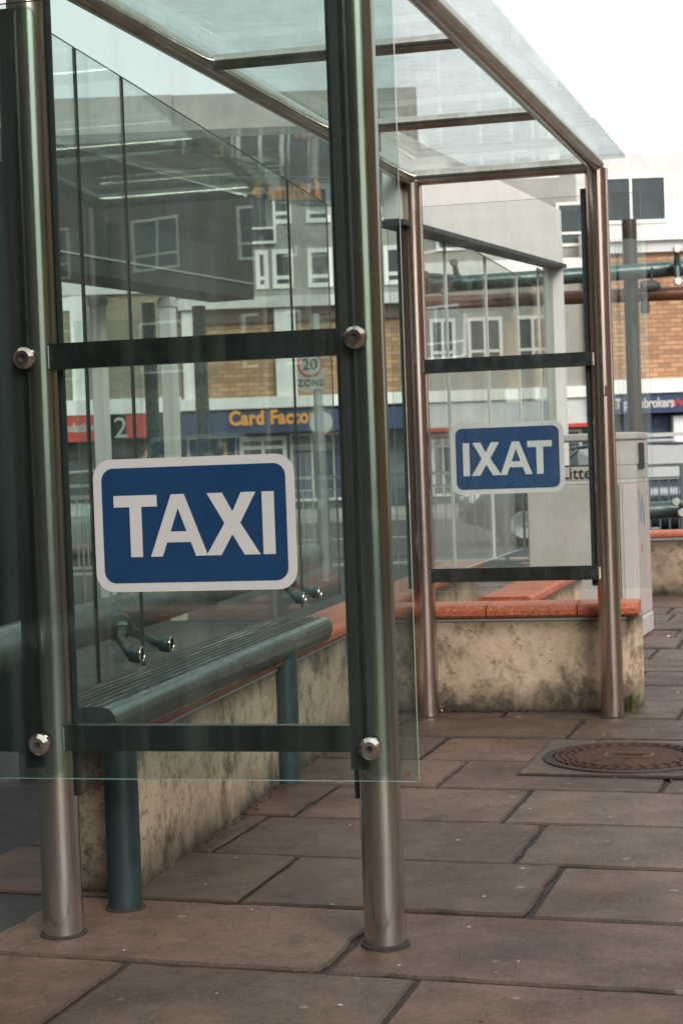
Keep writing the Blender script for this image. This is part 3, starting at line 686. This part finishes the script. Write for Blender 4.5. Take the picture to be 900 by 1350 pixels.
# door panels (chamfer and right side) with fine dark seams
def facepanel(a, b, z0, z1, t, name, mat, parent, out, i0=0.0, i1=1.0, bev=.003):
    d = (b-a); n = Vector((d.y, -d.x, 0)).normalized(); p = a + d*i0; q = a + d*i1; m = MB()
    m.prism([p+n*out, q+n*out, q+n*(out+t), p+n*(out+t)], z0, z1); return build(m, name, mat, parent, bev)
facepanel(F[1], F[2], .14, .97, .004, 'door_panel', M['bin_pink'], lb, .001, .03, .99)
facepanel(F[2], F[3], .14, .97, .004, 'door_panel', M['bin_pink'], lb, .001, .02, .98)
facepanel(F[2], F[3], 1.09, 1.24, .004, 'door_panel', M['bin_pink'], hood, .001, .02, .98)
facepanel(F[2], F[3], 1.06, 1.225, .004, 'side_slot', M['bin_dark'], lb, .006, .12, .60)
facepanel(F[0], F[1], .14, .97, .003, 'seam', M['bin_dark'], lb, .0005, .965, .973, 0)
facepanel(F[0], F[1], .14, 1.24, .003, 'seam', M['bin_dark'], lb, .0005, .90, .908, 0)
tx = F[0] + fx*.215 + fn*.003; build(text_mb('Litter', .105, .001, tx + Z3*1.012, fx, Z3, .0012), 'lettering', M['bin_dark'], lb)
# pen scrawl and small red stickers on the side door
sd_ = (F[3]-F[2]).normalized(); sn_ = Vector((sd_.y, -sd_.x, 0)); m = MB(); zz = [(.02, .93), (.07, .72), (.13, .90), (.18, .70), (.22, .82)]
for (a0, z0), (a1, z1) in zip(zz[:-1], zz[1:]): m.tube(F[2]+sd_*a0+sn_*.0065+Z3*z0, F[2]+sd_*a1+sn_*.0065+Z3*z1, .0035, 6)
build(m, 'pen_scrawl', M['graffiti'], lb)
for zc in (.575, .545):
    m = MB(); m.box(F[2]+sd_*.10+sn_*.0065+Z3*zc, .03, .002, .018, (sd_, sn_)); build(m, 'red_sticker', M['red'], lb)

# ------------------------------------------------------------------ manhole cover
mc = root('manhole_cover', (MANC.x, MANC.y, 0), 'round rusty cast iron manhole cover set in the paving at lower right', 'manhole cover')
zc0 = .011
m = MB(); m.box(MANC+Z3*.002, .725, .705, .006, (u2, v2)); build(m, 'joint', M['joint'], mc)
m = MB(); m.box(MANC+Z3*.004, .705, .685, .010, (u2, v2)); so_ = build(m, 'surround', M['slab'], mc, .003)
at = so_.data.attributes.new('tone', 'FLOAT_COLOR', 'FACE')
for i in range(len(at.data)): at.data[i].color = (.85, .85, .85, 1)
m = MB(); m.lathe(MANC, Z3, [(-.002, .325), (zc0+.004, .322), (zc0+.004, .288), (zc0-.002, .287), (zc0-.002, .285)], 64); build(m, 'frame_ring', M['iron'], mc)
m = MB(); m.lathe(MANC, Z3, [(zc0+.0, .284), (zc0+.001, .001)], 64); plate_o = build(m, 'plate', M['iron'], mc)
m = MB()
for i in range(-15, 16):
    o_ = i*.0125; hw = math.sqrt(max(0, .205**2-o_**2))
    if hw > .02:
        for s_ in (-1, 1):
            x0, x1 = (.05, hw) if abs(o_) < .035 else (.0, hw)
            if x1-x0 > .01: m.box(MANC + u2*(s_*(x0+x1)/2) + v2*o_ + Z3*(zc0+.004), x1-x0, .006, .006, (u2, v2))
build(m, 'rib_field', M['iron_rust'], plate_o)
m = MB()
for rr, n_, w_ in ((.222, 30, .026), (.247, 33, .028), (.271, 36, .027)):
    for i in range(n_):
        a = 2*math.pi*(i+.5*(rr > .24))/n_; X_ = Vector((-math.sin(a), math.cos(a), 0)); Y_ = Vector((math.cos(a), math.sin(a), 0))
        m.box(MANC + Y_*rr + Z3*(zc0+.005), w_, .010, .008, (X_, Y_))
build(m, 'stud_ring', M['iron_rust'], plate_o)
m = MB()
for s_ in (-1, 1): m.box(MANC + v2*(.048*s_) + Z3*(zc0+.006), .16, .016, .008, (u2, v2))
for s_ in (-1, 1): m.box(MANC + u2*(.085*s_) + Z3*(zc0+.006), .016, .09, .008, (u2, v2))
build(m, 'key_hole', M['iron_rust'], plate_o)

# ------------------------------------------------------------------ grass tuft, litter
gr_ = MB()
for i in range(520):
    c = Vector((random.uniform(-.6, 3.6), random.uniform(3.2, 11.5), .006))
    if c.x < .2 + math.tan(A13)*(c.y-7.4) or abs(c.y-7.6) < .3: continue
    rr_ = random.uniform(.0015, .0055)*(1+.5*(random.random() < .1)); a = random.uniform(0, 6.28)
    X1 = Vector((math.cos(a), math.sin(a), 0))*rr_*1.5; Y1 = Vector((-math.sin(a), math.cos(a), 0))*rr_
    gr_.add([c-X1, c-Y1, c+X1, c+Y1, c+Z3*rr_*.6], [(0, 1, 4), (1, 2, 4), (2, 3, 4), (3, 0, 4)], random.choice((0, 0, 1)))
tag(build(gr_, 'grit', [M['kerb'], M['joint']]), 'pale and dark grit scattered over the paving slabs', 'grit', kind='stuff')
df_ = MB(); d0, d1 = Vector((.20, 7.69, 0)), Vector((1.245, 7.45, 0))
for i in range(900):
    t_ = random.random(); c = d0.lerp(d1, t_) + Vector((0, -abs(random.gauss(0, .022)), .004+random.random()*.006)); r0_ = random.uniform(.002, .009)
    if random.random() < .35: c = Wp(random.uniform(5, 7.6)) + u*abs(random.gauss(0, .02)) + Z3*.006
    a = random.uniform(0, 6.28); X1 = Vector((math.cos(a), math.sin(a), random.uniform(-.3, .3)))*r0_; Y1 = Vector((-math.sin(a), math.cos(a), random.uniform(-.3, .3)))*r0_*.6
    df_.add([c-X1, c-Y1, c+X1, c+Y1, c+Z3*r0_*.5], [(0, 1, 4), (1, 2, 4), (2, 3, 4), (3, 0, 4)])
tag(build(df_, 'dirt', M['joint']), 'dark dirt and leaf crumbs gathered at the foot of the low walls', 'dirt', kind='stuff')
tf = MB()
for i in range(110):
    b_ = Vector((1.262+random.gauss(0, .018), 7.47+random.gauss(0, .03), 0)); h_ = random.uniform(.03, .11); a = random.uniform(0, 6.28); l_ = random.uniform(.01, .05)
    t_ = b_ + Vector((math.cos(a)*l_, math.sin(a)*l_, h_)); s_ = Vector((math.sin(a), -math.cos(a), 0))*.0018
    mid = (b_+t_)/2 + Z3*.012; tf.add([b_-s_, b_+s_, mid+s_, mid-s_, t_], [(0, 1, 2, 3), (3, 2, 4)])
tag(build(tf, 'grass_tuft', M['leaf']), 'small green grass tuft growing at the right foot of the low wall', 'grass')
spots = [((601, 939), 'white paper scrap on the paving beside the left post of the smaller taxi pane', .030), ((573, 941), 'tiny pale scrap against the foot of the left post of the smaller pane', .016),
         ((838, 912), 'small white scrap on the slabs right of the low wall end', .022), ((886, 917), 'pale flattened scrap on the slabs at the right edge of the picture', .018),
         ((876, 841), 'tiny white fleck on the paving right of the litter bin foot', .016)]
for (px, py), lab, sz in spots:
    hz = 613-(px-450)*.0355; y = FPX*CH/(py-hz); y = min(y, 12)
    c = Vector(((px-450)/FPX*y, y, .006)); m = MB(); aa = random.random()*3; X_ = Vector((math.cos(aa), math.sin(aa), 0)); Y_ = Vector((-X_.y, X_.x, 0))
    m.add([c-X_*sz/2-Y_*sz/4, c+X_*sz/2-Y_*sz/3+Z3*.004, c+X_*sz/2+Y_*sz/4, c-X_*sz/2+Y_*sz/4+Z3*.005, c+Z3*.008], [(0, 1, 4), (1, 2, 4), (2, 3, 4), (3, 0, 4)])
    tag(build(m, 'paper_scrap', M['litter']), lab, 'litter')

# ------------------------------------------------------------------ street: railings, cars, signs, people
def railing(a, b, z0, z1, step, r, mat, label, group=None):
    a = Vector(a); b = Vector(b); d = (b-a).normalized(); L = (b-a).length; n_ = Vector((-d.y, d.x, 0))
    r0 = root('guard_rail', a, label, 'guard rail', group)
    for nm, z in (('top_rail', z1), ('bottom_rail', z0)):
        m = MB(); m.box((a+b)/2+Z3*z, L, r*2, r*2.2, (d, n_)); build(m, nm, M[mat], r0)
    m = MB(); m.box((a+b)/2+Z3*(z1-.14), L, r*1.4, r*1.4, (d, n_)); build(m, 'middle_rail', M[mat], r0)
    m = MB(); k = 0.0
    while k < L: m.box(a+d*k+Z3*((z0+z1-.14)/2), r*.9, r*.9, z1-z0-.14-2*r, (d, n_)); k += step
    tag(build(m, 'bar_infill', M[mat], r0))
    for k in range(int(L/2)+1):
        m = MB(); m.box(a+d*min(k*2, L)+Z3*(z1/2-.03), r*2.3, r*2.3, z1+.06, (d, n_)); build(m, 'post', M[mat], r0)
railing((-3.2, 10.6, 0), (-1.30, 11.9, 0), .15, .99, .10, .012, 'rail', 'pale guard rail seen left of the near taxi sign')
railing((-4.6, 18.6, 0), (-.30, 18.7, 0), .10, 1.02, .11, .016, 'rail', 'kerbside guard rail right behind the near taxi sign')
railing((-.15, 18.7, 0), (6.0, 18.9, 0), .10, 1.02, .11, .016, 'rail_dark', 'dark kerbside guard rail between the two shelter panes')
def car(loc, heading, mat, label, L=4.2, Wd=1.72, H=1.42):
    rz = rad(heading); r0 = root('parked_car', loc, label, 'car', None, rz); X = Vector((math.cos(rz), math.sin(rz), 0)); Y = Vector((-math.sin(rz), math.cos(rz), 0)); O = Vector(loc)
    P = lambda x, y, z: O + X*x + Y*y + Z3*z
    # lower body: stations along length (x, bottom, top, half width)
    st = [(-L/2, .42, .72, .62), (-L/2+.06, .30, .86, .74), (-L/2+.5, .22, .95, .84), (-.6, .20, .95, .86), (.5, .20, .94, .86), (L/2-.95, .20, .90, .85), (L/2-.35, .24, .80, .80), (L/2-.05, .34, .68, .68), (L/2, .42, .60, .56)]
    ring = lambda x, b, t, w: [P(x, -w*.92, b), P(x, -w, b+.12), P(x, -w, (b+t)/2+.08), P(x, -w*.9, t), P(x, 0, t+.03), P(x, w*.9, t), P(x, w, (b+t)/2+.08), P(x, w, b+.12), P(x, w*.92, b)]
    vs = []; [vs.extend(ring(*q)) for q in st]; n = 9
    fs = [(k*n+i, k*n+(i+1) % n, (k+1)*n+(i+1) % n, (k+1)*n+i) for k in range(len(st)-1) for i in range(n)]
    m = MB(); m.add(vs, fs + [tuple(range(n))[::-1], tuple(range((len(st)-1)*n, len(st)*n))], 0, True)
    # cabin
    cb = [(-L/2+.35, .93, .74), (-L/2+.85, H-.04, .60), (-.2, H, .60), (.45, H-.05, .58), (L/2-1.05, .91, .72)]
    body = build(m, 'body', M[mat], r0)
    m = MB(); vs = []
    for x, z, w in cb: vs += [P(x, -w, z), P(x, w, z)]
    for x in (-L/2+.35, -L/2+.85, -.2, .45, L/2-1.05): vs += [P(x, -.80, .90), P(x, .80, .90)]
    m.add(vs, [(0, 2, 3, 1), (6, 8, 9, 7), (2, 12, 10, 0), (2, 4, 14, 12), (4, 6, 16, 14), (6, 8, 18, 16), (3, 1, 11, 13), (5, 3, 13, 15), (7, 5, 15, 17), (9, 7, 17, 19)]); build(m, 'window', M['win'], r0)
    m = MB(); rf = [P(x, s_*w*1.01, z+.012) for x, z, w in cb[1:4] for s_ in (-1, 1)] + [P(x, s_*w*.9, z+.05) for x, z, w in cb[1:4] for s_ in (-1, 1)]
    m.add(rf, [(0, 1, 3, 2), (2, 3, 5, 4), (6, 8, 9, 7), (8, 10, 11, 9), (0, 6, 7, 1), (4, 5, 11, 10), (0, 2, 8, 6), (2, 4, 10, 8), (1, 7, 9, 3), (3, 9, 11, 5)], 0, True)
    for s_ in (-1, 1):
        for (xa, za, wa), (xb, zb, wb) in ((cb[0], cb[1]), (cb[3], cb[4])): m.tube(P(xa, s_*wa, za), P(xb, s_*wb, zb), .035, 6)
        m.tube(P(-.25, s_*.79, .92), P(-.2, s_*.60, H), .03, 6)
    build(m, 'roof', M[mat], r0)
    for x in (-L/2+.8, L/2-.8):
        for s_ in (-1, 1):
            m = MB(); m.lathe(P(x, s_*.68, .31), Y*s_, [(0, .31), (.19, .31), (.20, .27), (.195, .2)], 24); w_ = build(m, 'wheel', M['tyre'], r0)
            m = MB(); m.lathe(P(x, s_*.68, .31), Y*s_, [(.19, .21), (.196, .19), (.17, .05), (.19, .001)], 14); build(m, 'rim', M['rail'], w_)
    for s_ in (-1, 1):
        m = MB(); m.lathe(P(L/2-.20, s_*.56, .66), X, [(0, .12), (.12, .11), (.16, .06), (.17, .001)], 14); build(m, 'headlight', M['lamp_glass'], r0)
        m = MB(); m.box(P(-L/2+.06, s_*.62, .76), .08, .16, .14, (X, Y)); build(m, 'tail_light', M['red'], r0)
car((-5.6, 25.2, -.12), 4, 'car_grey', 'silver grey car whose curved rear shows left of the near taxi sign', L=4.1, H=1.38)
car((-2.85, 22.6, -.12), -4, 'car_grey', 'pale grey car whose headlight shows just right of the near taxi sign', L=4.4, H=1.28)
car((3.9, 25.0, -.12), 182, 'car_dark', 'dark car beyond the kerbside rail behind the smaller taxi pane')
car((10.2, 24.0, -.12), 0, 'car_grey', 'light silver car passing at the right edge beyond the litter bin', L=4.6, H=1.30)

ts = root('road_sign', W(409, 640, 16.5), 'white 20 ZONE speed sign with a red ring on a grey pole', 'road sign')
TS = 16.5; pc = W(409, 480, TS); s_px = TS/FPX
m = MB(); a = W(417, 470, TS+.05); a.z = 0; m.tube(a, Vector((a.x, a.y, pc.z+.5)), .045, 16); build(m, 'pole', M['rail'], ts)
w_ = 34*s_px; h_ = 46*s_px; c = W(409, 490.5, TS)
pn = build(plate(rrect(-w_/2, w_/2, -h_/2, h_/2, .012), c, UX, -UY, .01), 'plate', M['sign_white'], ts)
cc = W(408.5, 480, TS-.014); rr = .108
def annulus(c, r0, r1, n=40, d=-.002):
    m = MB(); vs = [c + UX*r*math.cos(2*math.pi*i/n) + Z3*r*math.sin(2*math.pi*i/n) + UY*dd for dd in (0, d) for r in (r0, r1) for i in range(n)]
    fs = []
    for i in range(n):
        j = (i+1) % n; fs += [(2*n+i, 2*n+j, 3*n+j, 3*n+i), (n+i, n+j, 3*n+j, 3*n+i), (i, j, 2*n+j, 2*n+i)]
    m.add(vs, fs); return m
build(annulus(cc, .105, .128), 'red_ring', M['red'], pn)
build(text_mb('20', .155, .001, W(408.5, 487, TS-.016), UX, Z3, .002, 'CENTER'), 'numeral', M['dark_grey'], pn)
build(text_mb('ZONE', .092, .001, W(410, 508.5, TS-.016), UX, Z3, .002, 'CENTER', space=1.08), 'lettering', M['dark_grey'], pn)
rs = root('road_sign', W(423, 640, 17.8), 'round grey back of a traffic sign just right of the orange shop lettering', 'road sign')
c = W(423, 557, 17.8); m = MB(); m.tube(Vector((c.x, c.y+.04, 0)), Vector((c.x, c.y+.04, c.z+.16)), .04, 12); build(m, 'pole', M['rail'], rs)
m = MB(); m.lathe(c, -UY, [(-.005, .001), (-.005, .125), (.005, .125), (.005, .001)], 32); build(m, 'disc', M['offwhite'], rs)

def person(loc, rz, coat, label, H=1.7):
    k = H/1.7; r0 = root('person', loc, label, 'person', None, rad(rz)); Rm = ROOTM[r0.name]
    J = {'pel': (0, 0, .93, .135), 'wst': (0, 0, 1.08, .125), 'chs': (0, -.01, 1.28, .15), 'nck': (0, 0, 1.43, .065), 'hd0': (0, -.01, 1.53, .075), 'hd1': (0, -.02, 1.62, .09)}
    for s_, n_ in ((-1, 'l'), (1, 'r')):
        J.update({n_+'hip': (s_*.09, 0, .88, .09), n_+'kne': (s_*.11, -.05*s_, .48, .06), n_+'ank': (s_*.11, -.12*s_, .09, .042), n_+'toe': (s_*.12, -.12*s_-.15, .04, .035),
                  n_+'sho': (s_*.18, 0, 1.38, .065), n_+'elb': (s_*.25, .05*s_, 1.10, .048), n_+'wri': (s_*.24, -.08, .88, .032), n_+'hnd': (s_*.24, -.11, .80, .028)})
    E = [('pel', 'wst'), ('wst', 'chs'), ('chs', 'nck'), ('nck', 'hd0'), ('hd0', 'hd1')]
    for n_ in 'lr': E += [('pel', n_+'hip'), (n_+'hip', n_+'kne'), (n_+'kne', n_+'ank'), (n_+'ank', n_+'toe'), ('chs', n_+'sho'), (n_+'sho', n_+'elb'), (n_+'elb', n_+'wri'), (n_+'wri', n_+'hnd')]
    names = list(J); me = bpy.data.meshes.new('p'); me.from_pydata([Vector(J[n][:3])*k for n in names], [(names.index(a), names.index(b)) for a, b in E], [])
    ob = bpy.data.objects.new('p', me); COL.objects.link(ob); ob.modifiers.new('s', 'SKIN'); sv = me.skin_vertices[0].data
    for i, n in enumerate(names): sv[i].radius = (J[n][3]*k,)*2
    sv[0].use_root = True
    ob.modifiers.new('d', 'SUBSURF').levels = 1
    dg = bpy.context.evaluated_depsgraph_get(); dg.update(); nm = bpy.data.meshes.new_from_object(ob.evaluated_get(dg)); nm.name = 'person_body'
    bpy.data.objects.remove(ob); nm.materials.clear()
    for x in (coat, 'trouser', 'skin'): nm.materials.append(M[x])
    for p in nm.polygons:
        z = p.center.z/k; p.use_smooth = True; hand = z < .86 and abs(p.center.x) > .19*k
        p.material_index = 2 if (z > 1.44 or hand) else (0 if z > .80 else 1)
    b = bpy.data.objects.new('body', nm); COL.objects.link(b); b.parent = r0; ROOTM[b.name] = Rm
    m = MB(); T = lambda p: Rm @ Vector(p)
    m.lathe(T((0, .02, 1.50*k)), (Rm.to_3x3() @ Vector((0, .12, 1))), [(0, .085), (.06, .105), (.13, .105), (.18, .075), (.20, .001)], 14); build(m, 'hair', M['hair'], r0)
    for s_ in (-1, 1):
        m = MB(); m.lathe(T((s_*.035, -.098, 1.615*k)), (Rm.to_3x3() @ Vector((0, -1, 0))), [(0, .010), (.008, .006), (.010, .001)], 8); build(m, 'eye', M['dark_grey'], r0)
person(Vector((W(291, 640, 39.5).x, 39.5, 0)), 200, 'coat', 'dark haired person on the far pavement, head just above the near taxi sign')
person(Vector((W(194, 640, 38.5).x, 38.5, 0)), 20, 'coat2', 'person in a pinkish coat on the far pavement, under the red shop fascia', 1.74)

# ------------------------------------------------------------------ buildings across the street
D = 45.0
def X_(px, D=D): return W(px, 600, D).x
def Zp(px, py, D=D): return W(px, py, D).z
def slabbox(r0, name, x0, x1, z0, z1, y0, y1, mat, bev=0):
    m = MB(); m.box(((x0+x1)/2, (y0+y1)/2, (z0+z1)/2), x1-x0, y1-y0, z1-z0); return build(m, name, M[mat], r0, bev)
def window(r0, x0, x1, z0, z1, y, frame='offwhite', mull=(0.5,), trans=(), t=.07, glassm='win'):
    m = MB(); yc = y-.03
    for a, b in ((x0, x0+t), (x1-t, x1)): m.box(((a+b)/2, yc, (z0+z1)/2), b-a, .08, z1-z0)
    for a, b in ((z0, z0+t), (z1-t, z1)): m.box(((x0+x1)/2, yc, (a+b)/2), x1-x0-2*t, .08, b-a)
    for k in mull: m.box((x0+(x1-x0)*k, yc, (z0+z1)/2), t*.8, .07, z1-z0-2*t)
    for k in trans: m.box(((x0+x1)/2, yc+.002, z0+(z1-z0)*k), x1-x0-2*t, .06, t*.8)
    w_ = build(m, 'window', M[frame], r0)
    m = MB(); m.box(((x0+x1)/2, y-.012, (z0+z1)/2), x1-x0-2*t, .02, z1-z0-2*t); build(m, 'pane', M[glassm], w_); return w_
def building(name_label, xa, xb, ztop, wallmat, H2=None):
    r0 = root('shop_building', ((xa+xb)/2, D, 0), name_label, 'shop'); return r0

# left: red fascia shop
xa, xb = X_(-420), X_(243)
r0 = building('dull brick shop with white pilasters and red fascia at far left', xa, xb, 5.4, 'brick_olive')
zl = Zp(150, 541); zl2 = Zp(150, 526)
slabbox(r0, 'wall', xa, xb, 2.95, 6.25, D, D+8, 'brick_olive')
slabbox(r0, 'upper_wall', xa, xb, 6.26, 11.3, D+.3, D+8, 'render_grey')
slabbox(r0, 'parapet', xa, xb, 5.95, 6.35, D-.12, D-.002, 'offwhite')
slabbox(r0, 'ledge', xa, xb, 2.72, 3.12, D-.5, D-.003, 'white')
slabbox(r0, 'shop_back', xa, xb, 0, 2.94, D+.5, D+8, 'shop')
for p0, p1 in ((100, 118), (-30, -10), (-160, -140)):
    slabbox(r0, 'pilaster', X_(p0), X_(p1), 3.13, 5.94, D-.10, D-.004, 'white')
slabbox(r0, 'white_panel', X_(76)-.3, X_(100)-.003, 5.55, 5.94, D-.06, D-.004, 'white')
f1 = slabbox(r0, 'fascia', X_(-60), X_(133), Zp(100, 583), Zp(100, 549), D-.45, D-.2, 'red')
build(text_mb('Foundation', .34, .01, Vector((X_(132), D-.465, Zp(110, 569.5))), UX*.82, Z3, .012, 'RIGHT'), 'lettering', M['sign_white'], f1)
slabbox(r0, 'fascia', X_(171), X_(204), Zp(188, 577), Zp(188, 546), D-.45, D-.2, 'red')
slabbox(r0, 'fascia_end', X_(204)+.003, X_(243), Zp(188, 577), Zp(188, 546), D-.45, D-.2, 'dark_grey')
for i in range(6):
    x0 = X_(-300)+i*2.5; window(r0, x0, x0+2.3, .15, 2.05, D+.48, 'dark_grey', (.5,), (.75,), .08, 'shop')
for i in range(7):
    x0 = X_(-380)+i*2.3; window(r0, x0, x0+1.6, 7.2, 8.6, D+.298, 'white', (.5,), (.3,))
# centre: card shop
xa, xb = X_(243)+.01, X_(566)
r0 = building('buff brick card shop with navy fascia and orange lettering behind the near pane', xa, xb, 11, 'brick')
slabbox(r0, 'wall', xa, xb, 3.05, 5.05, D, D+8, 'brick')
slabbox(r0, 'band_course', xa, xb, 5.06, 5.42, D-.15, D+8, 'brick_dark')
slabbox(r0, 'ledge', xa, xb, 5.43, 5.72, D-.35, D+8, 'offwhite')
slabbox(r0, 'upper_wall', xa, xb, 5.73, 11.3, D+.4, D+8, 'render_grey')
slabbox(r0, 'ledge', xa, xb, 2.74, 3.04, D-.5, D+8, 'white')
for x in (xa+.35, X_(382)):
    slabbox(r0, 'pilaster', x-.28, x+.28, 3.05, 5.40, D-.2, D-.16+.14, 'white')
slabbox(r0, 'shop_back', xa, xb, 0, 2.1, D+.5, D+8, 'shop')
f1 = slabbox(r0, 'fascia', xa, xb, Zp(350, 571), Zp(350, 543), D-.45, D+8, 'navy')
build(text_mb('Card Factory', .52, .012, Vector((X_(305), D-.47, Zp(305, 561.5)+.01)), UX*.85, Z3, .020, space=1.06), 'lettering', M['orange'], f1)
x0 = X_(315); x1 = X_(378)
window(r0, x0, x1, 0, 2.0, D+.30, 'white', (.5,), (.85,), .12, 'shop')
for a, b in ((X_(250), X_(262)), (X_(286), X_(298)), (X_(392), X_(404))):
    slabbox(r0, 'poster', a, b, .5, 1.9, D+.40, D+.45, 'yellow' if a < X_(295) and a > X_(280) else 'navy')
window(r0, X_(245), X_(312), .2, 2.05, D+.46, 'offwhite', (.33, .66), (), .07, 'shop')
window(r0, X_(382), X_(470), .2, 2.05, D+.46, 'offwhite', (.33, .66), (), .07, 'shop_blue')
for a, b in ((345, 362), (367, 395), (414, 447), (465, 500), (515, 550)):
    window(r0, X_(a), X_(b), Zp(430, 376), Zp(430, 324), D+.398, 'white', (), (.28,), .12)
for a, b in ((345, 362), (367, 395), (414, 447), (465, 500), (515, 550), (260, 300)):
    window(r0, X_(a), X_(b), Zp(430, 290), Zp(430, 240), D+.398, 'white', (), (.28,), .12)
window(r0, X_(290), X_(326), Zp(300, 395), Zp(300, 318), D+.398, 'dark_grey', (), (), .10)
# middle right: pale shops behind the smaller pane
xa, xb = X_(566)+.01, X_(776)
r0 = building('pale rendered shop building with a light fascia behind the smaller pane', xa, xb, 6.4, 'offwhite')
slabbox(r0, 'wall', xa, xb, 3.05, 6.1, D+.2, D+8, 'render_grey')
slabbox(r0, 'ledge', xa, xb, 2.74, 3.04, D-.3, D+8, 'white')
slabbox(r0, 'fascia', xa, xb, 2.05, 2.73, D-.2, D+8, 'offwhite')
slabbox(r0, 'red_band', xa, xb, 1.95, 2.045, D-.22, D+8, 'red')
slabbox(r0, 'shop_back', xa, xb, 0, 1.94, D+.5, D+8, 'shop')
for a, b in ((570, 600), (612, 655), (668, 715), (724, 770)):
    window(r0, X_(a), X_(b), .2, 1.9, D+.46, 'offwhite', (.5,), (.8,), .07, 'shop')
for a, b in ((572, 606), (622, 668), (686, 730)):
    window(r0, X_(a), X_(b), 3.7, 5.0, D+.198, 'white', (.5,), (.3,), .09)
slabbox(r0, 'parapet', xa, xb, 6.11, 6.5, D+.0, D+8, 'white')
slabbox(r0, 'upper_wall', xa, xb, 6.51, 8.8, D+.8, D+8, 'render_grey')
for i in range(4): window(r0, xa+.4+i*1.1, xa+1.2+i*1.1, 6.9, 8.1, D+.798, 'white', (), (.3,), .08)
# right: pawnbroker
xa, xb = X_(776)+.01, X_(1330)
r0 = building('orange brick pawnbroker shop with navy fascia and white lettering at right', xa, xb, 6.2, 'brick')
slabbox(r0, 'wall', xa, xb, 3.16, 6.55, D, D+8, 'brick')
slabbox(r0, 'ledge', xa, xb, 2.78, 3.15, D-.5, D+8, 'white')
slabbox(r0, 'upper_band', xa, xb, 6.56, 6.85, D-.15, D+8, 'offwhite')
slabbox(r0, 'coping', xa, xb, 6.86, 7.15, D-.3, D+8, 'white')
slabbox(r0, 'upper_wall', xa, xb, 7.16, 9.4, D+1.0, D+8, 'offwhite')
for i in range(9): window(r0, xa+.5+i*2.6, xa+2.5+i*2.6, 7.5, 8.8, D+.998, 'white', (.5,), (), .08)
f1 = slabbox(r0, 'fascia', xa, xb, Zp(850, 545), Zp(850, 519), D-.42, D+8, 'navy')
build(text_mb('H&T pawnbrokers', .36, .01, Vector((X_(886), D-.44, Zp(886, 536.5))), UX*.70, Z3, .014, 'RIGHT', space=1.0), 'lettering', M['sign_white'], f1)
m = MB(); c = Vector((X_(892), D-.43, Zp(892, 532)))
for k in range(4): m.box(c+UX*(.08*k-.1)+Z3*(.06*(k % 2)), .05, .02, .14)
build(m, 'red_emblem', M['red'], f1)
slabbox(r0, 'shop_back', xa, xb, 0, Zp(850, 546), D+.5, D+8, 'shop_blue')
window(r0, X_(800), X_(887), .6, Zp(850, 549), D+.3, 'navy', (.33, .66), (.35, .6, .82), .05, 'shop_blue')
slabbox(r0, 'white_pier', X_(888), X_(905), 0, Zp(895, 548), D-.1, D+.49, 'white')
slabbox(r0, 'stall_riser_panel', X_(800), X_(887), .02, .5, D-.05, D+.28, 'rail')
# white framed barrier in front of it
bfy = 30.0; r1 = root('barrier', (W(868, 640, bfy).x, bfy, 0), 'white framed barred barrier right of the litter bin, before the blue shopfront', 'barrier')
m = MB(); xl, xr = W(850, 600, bfy).x, W(889, 600, bfy).x; zt_, zb_ = W(870, 580, bfy).z, W(870, 616, bfy).z
for z in (zb_, zt_, zb_+(zt_-zb_)*.70): m.box(((xl+xr)/2, bfy, z), xr-xl, .04, .045)
for x in (xl, xr): m.box((x, bfy, (zt_-.13)/2), .045, .045, zt_+.13)
build(m, 'frame', M['sign_white'], r1)
m = MB()
for k in range(1, 9): m.box((xl+(xr-xl)*k/9, bfy, zb_+(zt_-zb_)*.35), .022, .022, (zt_-zb_)*.70-.05)
build(m, 'bar_infill', M['rail'], r1)
m = MB(); m.box(((xl+xr)/2+2, bfy+.06, W(870, 573, bfy).z), xr-xl+6, .05, .07); build(m, 'hand_rail', M['sign_white'], r1)

r0 = root('shop_building', (X_(1900), D, 0), 'unseen tall dull brick building added beyond the pawnbroker for reflections', 'shop')  # unseen building added to cut white reflections in the back glass
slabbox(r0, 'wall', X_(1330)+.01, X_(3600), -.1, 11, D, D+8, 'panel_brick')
slabbox(r0, 'fascia', X_(1340), X_(2600), 2.2, 2.9, D-.3, D-.003, 'dark_grey')
for i in range(10):
    for z in (4.2, 7.4): window(r0, X_(1400)+i*4, X_(1400)+i*4+1.8, z, z+1.6, D-.002, 'white', (.5,), (.3,))

# unseen buildings added around the viewpoint for the steel and glass to reflect
for (x0, x1, y0, y1, h, mat, lab) in ((-24, -10, -8, 22, 10, 'brick_dark', 'unseen dark brick building added left of the viewpoint for reflections'), (-30, 1.8, -16, -9, 8.5, 'brick_dark', 'unseen tall dark brick building added behind the viewpoint for reflections'), (13, 26, -14, 9, 8, 'brick', 'unseen brick building added right of the viewpoint for reflections')):
    r0 = root('building', ((x0+x1)/2, (y0+y1)/2, 0), lab, 'building')
    slabbox(r0, 'wall', x0, x1, -.1, h, y0, y1, mat)
    for i in range(int((x1-x0)/3)):
        if y1 < 0:
            for z in (1.2, 4.4, 7.6):
                if z+1.8 < h: m = MB(); m.box((x0+1.6+i*3, y1+.03, z+.8), 1.3, .08, 1.7); build(m, 'window', M['win'], r0)
